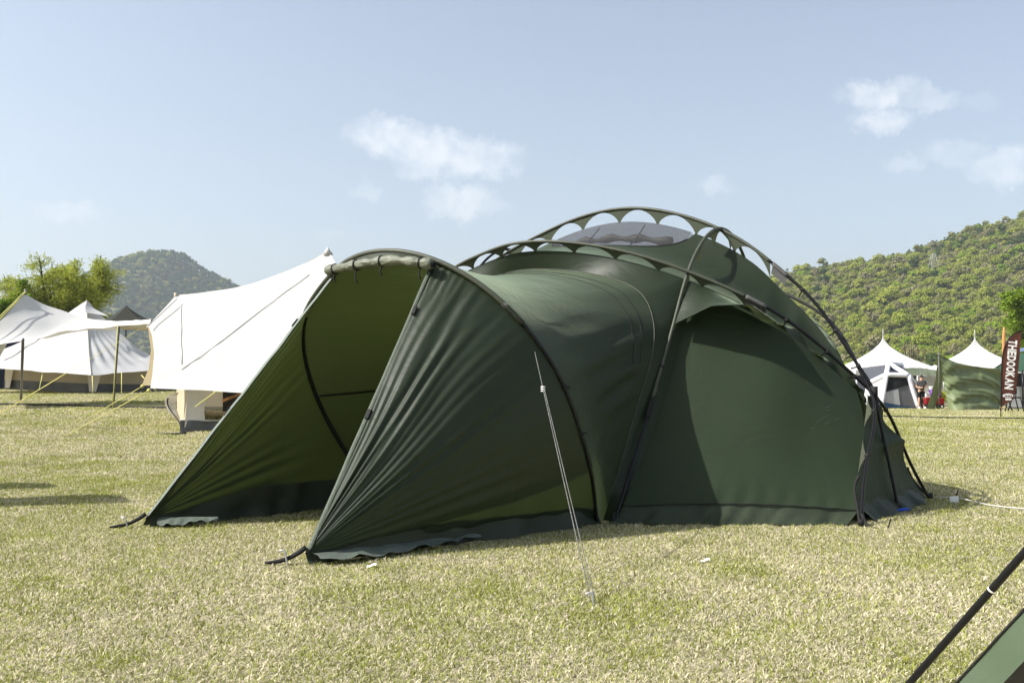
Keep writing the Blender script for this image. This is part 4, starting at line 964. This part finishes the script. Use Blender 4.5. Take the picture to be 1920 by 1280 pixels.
def inflatable():
    t = thing('inflatable_tent', onground(1670, 765), 'grey inflatable tent with thick white air beams', 'tent'); Y0 = 50.
    a, b, c, d = at(1666, 681, 52.8), at(1662, 702, 51.6), at(1703, 703.5, 51.6), at(1629, 718, 53.1); e, f, f2 = at(1651, 761, 51.0), at(1722, 752, 51.2), at(1725, 733, 53.1); g = at(1690, 684, 54.6); h = at(1612, 688, 55.6); l = at(1622, 764, 53.1); rb = at(1735, 762, 54.6); e[2] = f[2] = gz(25, 50)
    f = at(1723, 764, 51.6); f[2] = gz(20, 50)
    beams = [(a, b), (b, c), (b, d), (b, e), (c, f), (a, c), (a, h), (c, f2), (d, l), (f2, rb), (a, g), (g, f2)]
    for p, q in beams: tube('air_beam', lin([p, q], 8), .125, M['beam'], t, 10)
    W_ = {k: v for k, v in dict(a=a, b=b, c=c, d=d, e=e, f=f, h=h, l=l, f2=f2, g=g, rb=rb).items()}

    def quad(nm, P, m, k=6, in_=.06):
        A = coons(lin([P[0], P[1]], k), lin([P[3], P[2]], k), lin([P[0], P[3]], k), lin([P[1], P[2]], k)) + np.array([0, in_, 0]); return grid(nm, A, m, t)
    quad('side_panel', [l, e, b, d], M['greylight']); fr = quad('front_wall', [e, f, c, b], M['greymid'])
    bl = lambda u, v: (e * (1 - u) + f * u) * (1 - v) + (b * (1 - u) + c * u) * v
    quad('window_mesh', [bl(.06, .50), bl(.93, .72), bl(.97, .94), bl(.05, .94)], M['blackmesh'], 6, .03); quad('door_sheet', [bl(.10, .12), bl(.52, .06), bl(.50, .58), bl(.06, .48)], M['greylight'], 6, .02); quad('base_sheet', [bl(0, .02), bl(.95, .02), bl(.60, .08), bl(.0, .2)], M['bluebase'], 6, .0)
    quad('right_panel', [f, rb, f2, c], M['greydark']); quad('roof_panel', [b, c, g, a], M['greydark']); quad('roof_panel', [d, b, a, h], M['greydark']); quad('rear_panel', [l, rb, g, h], M['greydark'], 6, 1.5)


M['beam'] = mat('white_air_beam', (.70, .70, .74), .45, .4); M['greylight'] = mat('light_grey_nylon', (.40, .41, .42), .6, .3, .1, bump=.3, bscale=3); M['greymid'] = mat('grey_nylon', (.13, .135, .15), .6, .3, bump=.3, bscale=3)
M['greydark'] = mat('dark_grey_nylon', (.06, .063, .075), .6, .3); M['blackmesh'] = mat('black_mesh', (.015, .015, .017), .8, .2); M['bluebase'] = mat('blue_groundsheet', (.03, .07, .14), .6, .3)
inflatable()


def green_tarp():
    t = thing('hanging_tarp', onground(1761, 769), 'light green tarp hanging in folds from a pole beside the flag', 'tarp')
    pole_b = onground(1761, 769); pole_t = at(1760.5, 660, pole_b[1]); Y = pole_b[1]
    tube('pole', [pole_b, pole_t], .022, M['darkpole'], t, 7)
    n, m_ = 60, 40
    top = spl(pts([(1762, 664, Y), (1785, 676, Y + .2), (1812, 684, Y + .6), (1845, 689, Y + 1), (1886, 691, Y + 1.6)]), n); bot = spl(pts([(1779, 766, Y - .2), (1795, 771, Y - .7), (1830, 772, Y - .3), (1862, 772, Y + .3), (1872, 770, Y + 1)]), n)
    lf = spl(pts([(1779, 766, Y - .2), (1772, 735, Y), (1767, 700, Y), (1762, 664, Y)]), m_); rt = spl(pts([(1872, 770, Y + 1), (1882, 745, Y + 1.2), (1884, 715, Y + 1.5), (1886, 691, Y + 1.6)]), m_)
    A = coons(bot, top, lf, rt); U = np.linspace(0, 1, n)[:, None]; V = np.linspace(0, 1, m_)[None]
    d = .10 * np.sin(2 * np.pi * (V * 3.2 + .9 * (U - .5) ** 2 * 4 - .4 * U)) * sm(0, .15, U) * sm(.02, .2, V) + .045 * np.sin(2 * np.pi * (V * 9 + 3.5 * U * U + .5 * np.sin(U * 7))) * np.sin(np.pi * V) + .03 * wob(A, .9)
    A[..., 1] -= d; A[..., 2] -= d * .3; grid('sheet', A, M['ltgreen'], t)
    up = loft(top, top + np.array([.0, 2.2, -.35]) + np.stack([np.linspace(.5, .4, n), 0 * top[:, 0], 0 * top[:, 0]], 1), 10); up[..., 2] -= .15 * np.sin(np.pi * np.linspace(0, 1, 10))[None]; grid('top_sheet', up, M['ltgreen'], t)
    a0 = spl(pts([(1761, 664, Y), (1757, 690, Y + .1), (1751, 722, Y + .2), (1737, 766, Y - .3)]), 24); a1 = spl(pts([(1763, 666, Y + .3), (1770, 700, Y + 1), (1764, 728, Y + .9), (1752, 767, Y + .2)]), 24); L_ = loft(a0, a1, 8); grid('side_fall', fold(L_, .03, .5), M['ltgreen'], t)
    aw = loft(lin(pts([(1694, 690, 53), (1726, 690, 53), (1757, 694, 52)]), 16), lin(pts([(1697, 711, 52.5), (1716, 702, 52.5), (1752, 706, 52)]), 16), 6); grid('awning', fold(aw, .04, .8), M['greygreen'], t)
    tube('pole', [at(1726, 690, 52), np.array([*at(1726, 690, 52)[:2], gz(21, 52)])], .022, M['darkpole'], t, 6)


M['ltgreen'] = mat('light_green_tarp', (.15, .185, .09), .5, .3, .15, (.16, .19, .06), noise=.08, nscale=2, bump=.2, bscale=8); M['greygreen'] = mat('grey_green_tarp', (.10, .12, .08), .7, .2, .2, (.12, .13, .08))
green_tarp()


def green_canopy():
    c = onground(1930, 772); t = thing('canopy_tent', c, 'dark green canopy at the right edge behind the flag', 'tent'); Y = 50.
    r0, r1, r2 = pts([(1868, 694, Y), (1930, 694, Y), (2010, 695, Y)]), None, None
    A = loft(lin(pts([(1864, 695, Y), (2000, 700, Y)]), 14), lin(pts([(1905, 662, Y + 1.5), (1975, 662, Y + 1.5)]), 14), 8); grid('roof_panel', fold(A, .02, .8), M['canopygreen'], t)
    A = loft(lin(pts([(2000, 700, Y + 3.)  , (1864, 690, Y + 3.)]), 14), lin(pts([(1975, 662, Y + 1.5), (1905, 662, Y + 1.5)]), 14), 8); grid('roof_panel', A, M['canopygreen'], t)
    bx = loft(lin(pts([(1896, 662, Y - .1), (1985, 648, Y - .1)]), 10), lin(pts([(1905, 655, Y + .6), (1985, 636, Y + .6)]), 10), 4); grid('roof_stripe', bx, M['bluegrey'], t)
    for px in (1917, 1995): tube('leg', [at(px, 694, Y), np.array([*at(px, 694, Y)[:2], gz(26, Y)])], .04, M['pole'], t, 6)
    grid('side_sheet', loft(lin(pts([(1890, 768, Y + 2), (2000, 768, Y + 2)]), 10), lin(pts([(1890, 700, Y + 2), (2000, 700, Y + 2)]), 10), 5), M['greylight'], t); box('dark_panel', at(1906, 712, Y + 1.8), (.75, .1, .7), M['blackmesh'], t)


M['canopygreen'] = mat('canopy_green', (.045, .10, .065), .6, .3, .15, (.05, .11, .06)); M['bluegrey'] = mat('blue_grey_fabric', (.10, .14, .22), .6, .3)
green_canopy()


def banner():
    b = onground(1876, 783); Y = b[1]; t = thing('feather_flag', b, 'brown feather flag with white vertical lettering at the right', 'flag')
    pole = spl(pts([(1876.5, 783, Y), (1877, 740, Y), (1878, 690, Y), (1881, 660, Y), (1889, 638, Y), (1902, 625, Y), (1917, 620.5, Y)]), 40); tube('pole', pole, .018, M['pole'], t, 6)
    lf = spl(pts([(1877, 763, Y), (1877, 740, Y), (1878.3, 690, Y), (1881.5, 660, Y), (1889.5, 638.5, Y), (1902, 625.8, Y), (1916, 621, Y)]), 40); rt = lin(pts([(1877.5, 763, Y), (1886, 757, Y), (1896, 752, Y), (1902, 748, Y), (1906, 720, Y), (1909, 690, Y), (1913, 655, Y), (1916.5, 621.3, Y)]), 40)
    A = loft(lf, rt, 10); A[..., 1] += .02 * np.sin(np.linspace(0, 9, 40))[:, None] * np.linspace(0, 1, 10)[None]; cl = grid('cloth', A, M['flagbrown'], t)
    word = 'THEDOOKAN'; p0, p1 = at(1899.5, 637, Y - .06), at(1891.5, 730, Y - .06)
    ax = (p1 - p0); L_ = np.linalg.norm(ax); ax /= L_; upv = np.cross(np.array([0, 1., 0]), ax); upv = np.array([upv[0], upv[1], upv[2]])
    upv = np.array([-ax[2], 0, ax[0]]); upv /= np.linalg.norm(upv); upv = upv if upv[0] > 0 else -upv
    x = 0.; wd = {'T': .92, 'H': 1.06, 'E': .88, 'D': 1.02, 'O': 1.0, 'K': 1.04, 'A': 1.0, 'N': 1.1}; tot = sum(wd[ch] for ch in word); H_ = .305
    for ch in word:
        cu = bpy.data.curves.new('letter', 'FONT'); cu.body = ch; cu.size = 1.; cu.offset = .035; cu.extrude = .004; cu.align_x = 'CENTER'
        to = bpy.data.objects.new('tmp', cu); COL.objects.link(to); dg = bpy.context.evaluated_depsgraph_get(); me = bpy.data.meshes.new_from_object(to.evaluated_get(dg)); bpy.data.objects.remove(to)
        V = np.array([v.co[:] for v in me.vertices]); F = [tuple(p.vertices) for p in me.polygons]; V[:, 0] -= (V[:, 0].min() + V[:, 0].max()) / 2; V[:, 1] -= V[:, 1].min()
        cw = wd[ch] / tot * L_; V[:, 0] *= cw * .90 / (V[:, 0].max() - V[:, 0].min()); V[:, 1] *= H_ / (V[:, 1].max() + 1e-6)
        c_ = p0 + ax * (x + cw / 2); x += cw
        Wv = c_ + V[:, :1] * ax + (V[:, 1:2] - H_ / 2) * upv + V[:, 2:3] * np.array([0, -1., 0]); put('letter', Wv, F, M['whitep'], cl, False)
    # round emblem under the word, with its small line of type
    cc = at(1890, 741.5, Y - .06); th = np.linspace(0, 2 * np.pi, 24, endpoint=False); e = cc + np.cos(th)[:, None] * .19 * np.array([1, 0, 0]) + np.sin(th)[:, None] * .075 * np.array([0, 0, 1.]); put('emblem', e, [tuple(range(24))], M['whitep'], cl, False)
    for k in range(-2, 3): box('emblem_bar', cc + np.array([k * .055, -.012, -.01]), (.022, .01, .07), M['flagbrown'], cl)
    for k in range(4): box('small_letter', cc + np.array([-.07 + k * .055, -.002, -.125]), (.04, .01, .075), M['whitep'], cl)


M['flagbrown'] = mat('flag_brown', (.13, .05, .036), .6, .2, .15, (.12, .04, .02), noise=.35, nscale=6, stretch=(9, 1, .6)); banner()
side_flag(-6.12, 8.2, 2.75, .8, 'nearer brown feather flag just beyond the left edge shading the lawn'); side_flag(-7.4, 9.4, 2.8, .75, 'farther brown feather flag just beyond the left edge shading the lawn')
op = onground(1879, 770); tp = at(1882.5, 613, op[1]); V_ = lin([op, op * .4 + tp * .6, tp], 14); o = tube('furled_flag', V_, np.r_[np.full(7, .018), np.linspace(.05, .075, 5), [.065, .03]], mat('orange_cloth', (.48, .22, .08), .7, .2), None, 8); tag(o, 'furled orange flag on a pole behind the brown flag', 'flag')


def stool():
    g = onground(1898, 772); t = thing('folding_stool', g, 'black folding stool under the brown flag', 'stool'); Y = g[1]
    s = .62; z = g[2]
    for dx0, dx1, dy in ((-.42, -.28, -.2), (.42, .28, -.2), (-.1, .12, .2), (.12, -.1, .2), (-.42, -.28, .25), (.42, .28, .25)): tube('leg', [np.array([g[0] + dx0, g[1] + dy, z]), np.array([g[0] + dx1, g[1] + dy, z + s])], .025, M['pole'], t, 6)
    for zz in (.2,): tube('rung', [g + np.array([-.38, -.2, zz]), g + np.array([.38, -.2, zz])], .02, M['pole'], t, 6)
    box('seat', g + np.array([0, .02, s + .02]), (.62, .5, .06), M['pole'], t, bevel=.02)
    box('backrest', g + np.array([.1, .25, s + .32]), (.5, .05, .28), M['strap'], t, bevel=.02); tube('back_post', [g + np.array([.3, .25, s]), g + np.array([.3, .25, s + .46])], .02, M['pole'], t, 6); tube('back_post', [g + np.array([-.1, .25, s]), g + np.array([-.1, .25, s + .46])], .02, M['pole'], t, 6)


stool()


def wagon():
    g = onground(1769, 767) + np.array([0, 1.2, 0]); g[2] = gz(g[0], g[1]); t = thing('wagon', g, 'red fabric wagon standing behind the hanging green tarp', 'wagon')
    b = box('tub', g + np.array([0, 0, .40]), (.95, .5, .34), M['red'], t, bevel=.03); box('frame', g + np.array([0, 0, .21]), (.9, .46, .04), M['pole'], t)
    for sx in (-.36, .36):
        for sy in (-.24, .24):
            th = np.linspace(0, 2 * np.pi, 17); c_ = g + np.array([sx, sy, .11]); w = tube('wheel', c_ + .085 * np.stack([np.cos(th), 0 * th, np.sin(th)], 1), .028, M['pole'], t, 6); tube('hub', [c_ + np.array([0, -.03, 0]), c_ + np.array([0, .03, 0])], .05, M['peg'], w, 8)
    tube('handle', spl([g + np.array([-.5, 0, .25]), g + np.array([-.65, 0, .5]), g + np.array([-.72, 0, .8])], 8), .02, M['pole'], t, 6)
    for nm, p, s, m, lab, cat in (('storage_box', (.10, .02, .80), (.5, .36, .36), 'purple', 'purple storage box riding on the red wagon', 'box'), ('cooler', (-.28, .1, .70), (.28, .3, .26), 'whitep', 'white cooler box riding on the red wagon', 'cooler'), ('bag', (.58, .2, .62), (.3, .3, .5), 'yellowg', 'yellow green bag beside the purple box', 'bag'), ('duffel_bag', (.02, .05, 1.06), (.42, .3, .16), 'whitep', 'white bundle lying on the purple box', 'bundle')):
        r = thing(nm, g + np.array(p) - np.array([0, 0, s[2] / 2]), lab, cat); box('body', g + np.array(p), s, M[m], r, bevel=.04)
        box('lid', g + np.array(p) + np.array([0, 0, s[2] / 2 + .015]), (s[0] * .94, s[1] * .94, .03), M[m], r, bevel=.01); tube('handle', spl([g + np.array(p) + np.array([-s[0] * .2, -s[1] * .5 - .01, 0]), g + np.array(p) + np.array([0, -s[1] * .5 - .05, .02]), g + np.array(p) + np.array([s[0] * .2, -s[1] * .5 - .01, 0])], 7), .012, M['strap'], r, 5)


M['red'] = mat('red_fabric', (.2, .01, .012), .6, .3); M['purple'] = mat('purple_plastic', (.26, .11, .5), .5, .4); M['yellowg'] = mat('lime_fabric', (.5, .55, .06), .6, .3)
wagon()


def person():
    g = onground(1728, 766); t = thing('person', g, 'person in grey t-shirt and black shorts standing beside the inflatable tent', 'person'); z0 = g[2]
    J = dict(pel=(0, 0, .92), spi=(0, .01, 1.12), che=(0, .0, 1.33), nec=(0, -.01, 1.48), hea=(.015, -.04, 1.60), top=(.015, -.03, 1.70),
             hl=(-.10, 0, .88), kl=(-.12, -.02, .49), al=(-.13, .03, .09), tl=(-.15, -.12, .04), hr=(.10, 0, .88), kr=(.13, -.03, .49), ar=(.14, .02, .09), tr=(.18, -.12, .04),
             sl=(-.19, .0, 1.40), el=(-.25, .02, 1.12), wl=(-.08, -.20, 1.08), sr=(.19, 0, 1.40), er=(.26, -.02, 1.13), wr=(.10, -.24, 1.10), fl=(.0, -.25, 1.10), fr=(.05, -.30, 1.13))
    R = dict(pel=.145, spi=.135, che=.155, nec=.055, hea=.088, top=.06, hl=.085, kl=.055, al=.036, tl=.034, hr=.085, kr=.055, ar=.036, tr=.034, sl=.062, el=.043, wl=.03, sr=.062, er=.043, wr=.03, fl=.026, fr=.026)
    E_ = [('pel', 'spi'), ('spi', 'che'), ('che', 'nec'), ('nec', 'hea'), ('hea', 'top'), ('pel', 'hl'), ('hl', 'kl'), ('kl', 'al'), ('al', 'tl'), ('pel', 'hr'), ('hr', 'kr'), ('kr', 'ar'), ('ar', 'tr'), ('che', 'sl'), ('sl', 'el'), ('el', 'wl'), ('wl', 'fl'), ('che', 'sr'), ('sr', 'er'), ('er', 'wr'), ('wr', 'fr')]
    K = list(J)

    def skin(nm, keys, edges, grow, m, rmap=R, jm=J):
        me = bpy.data.meshes.new(nm); idx = {k: i for i, k in enumerate(keys)}; me.from_pydata([jm[k] for k in keys], [(idx[a], idx[b]) for a, b in edges], []); o = bpy.data.objects.new(nm, me); COL.objects.link(o); o.parent = t; OFF[o.name] = g; me.materials.append(m)
        sk = o.modifiers.new('skin', 'SKIN'); 
        for i, k in enumerate(keys): r = rmap[k] + grow; me.skin_vertices[0].data[i].radius = (r, r * (.78 if k in ('pel', 'spi', 'che') else 1)); 
        me.skin_vertices[0].data[0].use_root = True; sb = o.modifiers.new('sub', 'SUBSURF'); sb.levels = sb.render_levels = 2; sk.use_smooth_shade = True; return o
    body = skin('body', K, E_, 0, M['skinm'])
    J2 = dict(J); J2['el2'] = tuple(np.array(J['sl']) * .35 + np.array(J['el']) * .65); J2['er2'] = tuple(np.array(J['sr']) * .35 + np.array(J['er']) * .65); J2['waist'] = (0, 0, .90); J2['nb'] = (0, -.005, 1.445)
    R2 = dict(R, el2=.062, er2=.062, waist=.15, nb=.062)
    skin('t_shirt', ['waist', 'spi', 'che', 'nb', 'sl', 'el2', 'sr', 'er2'], [('waist', 'spi'), ('spi', 'che'), ('che', 'nb'), ('che', 'sl'), ('sl', 'el2'), ('che', 'sr'), ('sr', 'er2')], .022, M['shirt'], R2, J2)
    J3 = dict(J); J3['kl3'] = (-.125, -.01, .56); J3['kr3'] = (.135, -.02, .56); J3['w3'] = (0, 0, .97); R3 = dict(R, kl3=.085, kr3=.085, w3=.14)
    skin('shorts', ['pel', 'w3', 'hl', 'kl3', 'hr', 'kr3'], [('pel', 'w3'), ('pel', 'hl'), ('hl', 'kl3'), ('pel', 'hr'), ('hr', 'kr3')], .02, M['blackcloth'], R3, J3)
    u = np.linspace(0, 2 * np.pi, 17)[:, None]; v = np.linspace(-.15, np.pi / 2, 9)[None]; A = np.stack([.015 + .098 * np.cos(u) * np.cos(v), -.015 + .105 * np.sin(u) * np.cos(v), 1.635 + .10 * np.sin(v) + .012 * np.sin(u * 5) * np.cos(v) + 0 * u], 2) + g; hr = grid('hair', A, M['hair'], t)
    for s in (-1, 1):
        sh = spl([g + np.array([.15 * s, .06, .04]), g + np.array([.15 * s, -.05, .05]), g + np.array([.16 * s, -.17, .035])], 8); tube('shoe', sh, [.035, .045, .048, .05, .05, .048, .042, .03], M['whitep'], t, 8)
        put('ear', *tube_vf([g + np.array([.015 + .088 * s, -.03, 1.57]), g + np.array([.015 + .098 * s, -.025, 1.62])], [.014, .017], 6), M['skinm'], t)
    tube('nose', [g + np.array([.018, -.125, 1.60]), g + np.array([.02, -.145, 1.575])], [.008, .014], M['skinm'], t, 6)
    ph = box('phone', g + np.array([.03, -.29, 1.145]), (.075, .012, .15), M['pole'], None, ax=[(1, 0, 0), (0, .5, .86), (0, -.86, .5)]); tag(ph, 'dark phone held by the standing person', 'phone')


M['skinm'] = mat('skin', (.50, .30, .20), .6, .3); M['shirt'] = mat('grey_cotton', (.085, .085, .09), .9, .1, bump=.3, bscale=20); M['blackcloth'] = mat('black_cloth', (.012, .012, .013), .9, .1); M['hair'] = mat('black_hair', (.012, .01, .009), .6, .3, bump=.6, bscale=90)
person()


# ------------------------------------------------------------------ near tent corner at the lower right
def near_corner():
    f = np.array([.79, 2.52, 0]); t = thing('tent_corner', f, 'corner of a near green tent with black pole at lower right', 'tent')
    a, b = at(1705, 1280, 2.30), at(1920, 1036, 2.05); d = (b - a); tip = b + d * 1.3; foot = a - d * (a[2] / d[2]); tube('pole', lin([foot, tip], 24), .0080, M['pole'], t, 14)
    c = at(1858, 1102, 2.12); cc = a + d * (((c - a) @ d) / (d @ d)); dn = d / np.linalg.norm(d); tube('pole_ring', [cc - dn * .002, cc + dn * .002], .0084, M['whitep'], t, 14)
    e0, e1 = at(1790, 1282, 2.45), at(1925, 1136, 2.3); ed = e1 - e0; s0, s1 = at(1878, 1282, 2.36), at(1925, 1232, 2.26)
    lo0 = e0 - ed * (e0[2] / ed[2]); hi0 = e1 + ed * 2.2; sd_ = s1 - s0; off = s0 - e0; off2 = off - ed * ((off @ ed) / (ed @ ed))
    A = loft(lin([lo0, hi0], 40), lin([lo0 + off2, hi0 + off2], 40), 6); A[..., 2] = np.maximum(A[..., 2], .01); A = A + normals(A) * (.004 * wob(A, .25))[..., None]; bnd = grid('fabric_band', A, M['bandgreen'], t); tube('piping', A[:, 0], .0035, M['strap'], bnd, 6)
    back = np.array([1.1, .2, -.15]); B = loft(A[:, -1], A[:, -1] + back * .8, 8); B[..., 2] = np.maximum(B[..., 2], .012); grid('mesh_panel', B, M['nearmesh'], t)


M['bandgreen'] = mat('near_green_fabric', (.085, .12, .075), .6, .25, bump=.1, bscale=400); M['nearmesh'] = mat('near_black_mesh', (.014, .014, .014), .6, .3, col2=(.06, .06, .06), nscale=40, stretch=(1, 1, 30))
near_corner()


# ------------------------------------------------------------------ trees
def branchy_tree(name, base, H_, Rw, label, leafm, rng, limbs, twigs, leaves, leaf, droop, asp=.35):
    t = thing(name, base, label, 'tree'); base = np.asarray(base, float); br = []; tips = []
    br.append((spl([base - np.array([0, 0, .3]), base + np.array([.1, 0, H_ * .1]), base + np.array([0, .1, H_ * .2])], 6), np.linspace(.40, .30, 6) * H_ / 10))
    for i in range(limbs):
        a = 2 * math.pi * i / limbs + rng.uniform(-.3, .3); sp = rng.uniform(.35, 1.0); e = base + np.array([math.cos(a) * Rw * sp * .8, math.sin(a) * Rw * sp * .8, H_ * rng.uniform(.62, .93) * (1.02 - .28 * sp)]); s = base + np.array([0, 0, H_ * rng.uniform(.12, .2)]); m_ = s * .5 + e * .5 + np.array([math.cos(a) * .1 * Rw, math.sin(a) * .1 * Rw, H_ * .05]); C = spl([s, m_, e], 14); br.append((C, np.linspace(.17, .03, 14) * H_ / 10))
        for k in range(twigs):
            f = rng.uniform(.25, 1.); p = C[int(f * 13)]; dv = rng.normal(size=3) * np.array([1, 1, .5]) + np.array([math.cos(a) * .5, math.sin(a) * .5, .55]); dv /= np.linalg.norm(dv); l = Rw * rng.uniform(.22, .5) * (1.15 - .4 * f); q = p + dv * l * .6; r = q + dv * l * .4 * np.array([1, 1, .2]) - np.array([0, 0, droop * l * .45]); T = spl([p, q, r], 9); br.append((T, np.linspace(.026, .006, 9) * H_ / 10)); tips.append(T)
    V, F = join_vf([tube_vf(P, r, 5) for P, r in br]); put('trunk', V, F, M['bark'], t)
    L_ = []
    per = leaves // len(tips)
    for T in tips:
        f = rng.uniform(.15, 1.05, per); i = np.clip((f * 8).astype(int), 0, 8); P = T[i] + rng.normal(0, .042 * Rw, (per, 3)) * np.array([1, 1, .8]) - np.array([0, 0, 1.]) * (rng.uniform(0, 1, per) ** 2 * droop * .10 * H_)[:, None]; L_.append(P)
    C = np.concatenate(L_); V, F = leaf_quads(C, leaf, rng, .9, np.array([-.2, -.2, .5]), asp); put('crown', V, F, leafm, t, False)


LM['willow'] = leaf_mat('leaf_willow', [(0, (.22, .28, .03)), (.5, (.30, .345, .05)), (1, (.40, .43, .08))], .45); LM['fresh'] = leaf_mat('leaf_fresh', [(0, (.12, .20, .02)), (1, (.22, .31, .04))], .4)
bw = at(112, 700, 66); bw[2] = .8
branchy_tree('willow_tree', bw, 11.6, 4.5, 'tall feathery willow with yellow green leaves behind the white tarp', LM['willow'], np.random.default_rng(4), 20, 28, 72000, .105, .3)
bw = at(-35, 700, 62); bw[2] = .8
branchy_tree('leafy_tree', bw, 9.4, 3.3, 'dense bright green tree at the left edge behind the tarp', LM['fresh'], np.random.default_rng(5), 10, 14, 26000, .15, .2, .6)
bw = at(1962, 740, 95); bw[2] = -.3
branchy_tree('leafy_tree', bw, 16.5, 4.6, 'bright green tree reaching in at the right edge', LM['fresh'], np.random.default_rng(6), 12, 15, 34000, .16, .25, .6)
for px, Y, h, lab, sd_ in ((1710, 120, 8., 'bare pale shrub at the foot of the hillside between the pagodas', 7),):
    b_ = at(px, 700, Y); b_[2] = -.2; branchy_tree('bare_tree', b_, h, 2.4, lab, LM['bud'], np.random.default_rng(sd_), 9, 8, 1500, .10, .1)


def pylon():
    b = at(1750, 478, 560); t_ = at(1750, 478, 560)[2]; zb = hill_r(b[0], b[1]); t = thing('lattice_pylon', (b[0], b[1], zb), 'pale lattice power pylon rising from the wooded hillside', 'pylon'); H_ = t_ - zb + 1
    pr = []
    for sx in (-1, 1):
        for sy in (-1, 1): pr.append(([(b[0] + sx * 3, b[1] + sy * 3, zb), (b[0] + sx * .7, b[1] + sy * .7, zb + H_)], .13))
    v, f = join_vf([tube_vf(np.array(P), r, 4) for P, r in pr]); put('leg', v, f, M['pylon'], t); br = []
    for k in range(8):
        z0, z1 = k / 8., (k + 1) / 8.; w0, w1 = 3 - 2.3 * z0, 3 - 2.3 * z1
        for sy in (-1, 1): br += [tube_vf(np.array([(b[0] - w0, b[1] + sy * w0, zb + H_ * z0), (b[0] + w1, b[1] + sy * w1, zb + H_ * z1)]), .07, 4), tube_vf(np.array([(b[0] + w0, b[1] + sy * w0, zb + H_ * z0), (b[0] - w1, b[1] + sy * w1, zb + H_ * z1)]), .07, 4)]
    v, f = join_vf(br); put('lattice_bracing', v, f, M['pylon'], t)
    for z in (.78, .9): v, f = tube_vf(np.array([(b[0] - 3, b[1], zb + H_ * z), (b[0] + 3, b[1], zb + H_ * z)]), .15, 4); put('cross_arm', v, f, M['pylon'], t)


M['pylon'] = mat('galvanised_steel', (.30, .30, .28), .6, .3); pylon()

# ------------------------------------------------------------------ haze
V_, F_ = box_vf((0, 1500, 155), (5200, 3600, 370)); hz = put('haze', V_, F_, [], None, False, origin=(0, 1500, -30)); hz['kind'] = 'stuff'; tag(hz, 'thin pale haze over the meadow and hills', 'haze')
hm = bpy.data.materials.new('haze_air'); hm.use_nodes = True; hn = hm.node_tree; hn.nodes.clear(); ho = hn.nodes.new('ShaderNodeOutputMaterial'); hv = hn.nodes.new('ShaderNodeVolumePrincipled'); hv.inputs['Color'].default_value = (.82, .92, 1, 1); hv.inputs['Density'].default_value = .00020; hv.inputs['Anisotropy'].default_value = .25
hn.links.new(hv.outputs[0], ho.inputs['Volume']); hz.data.materials.append(hm)
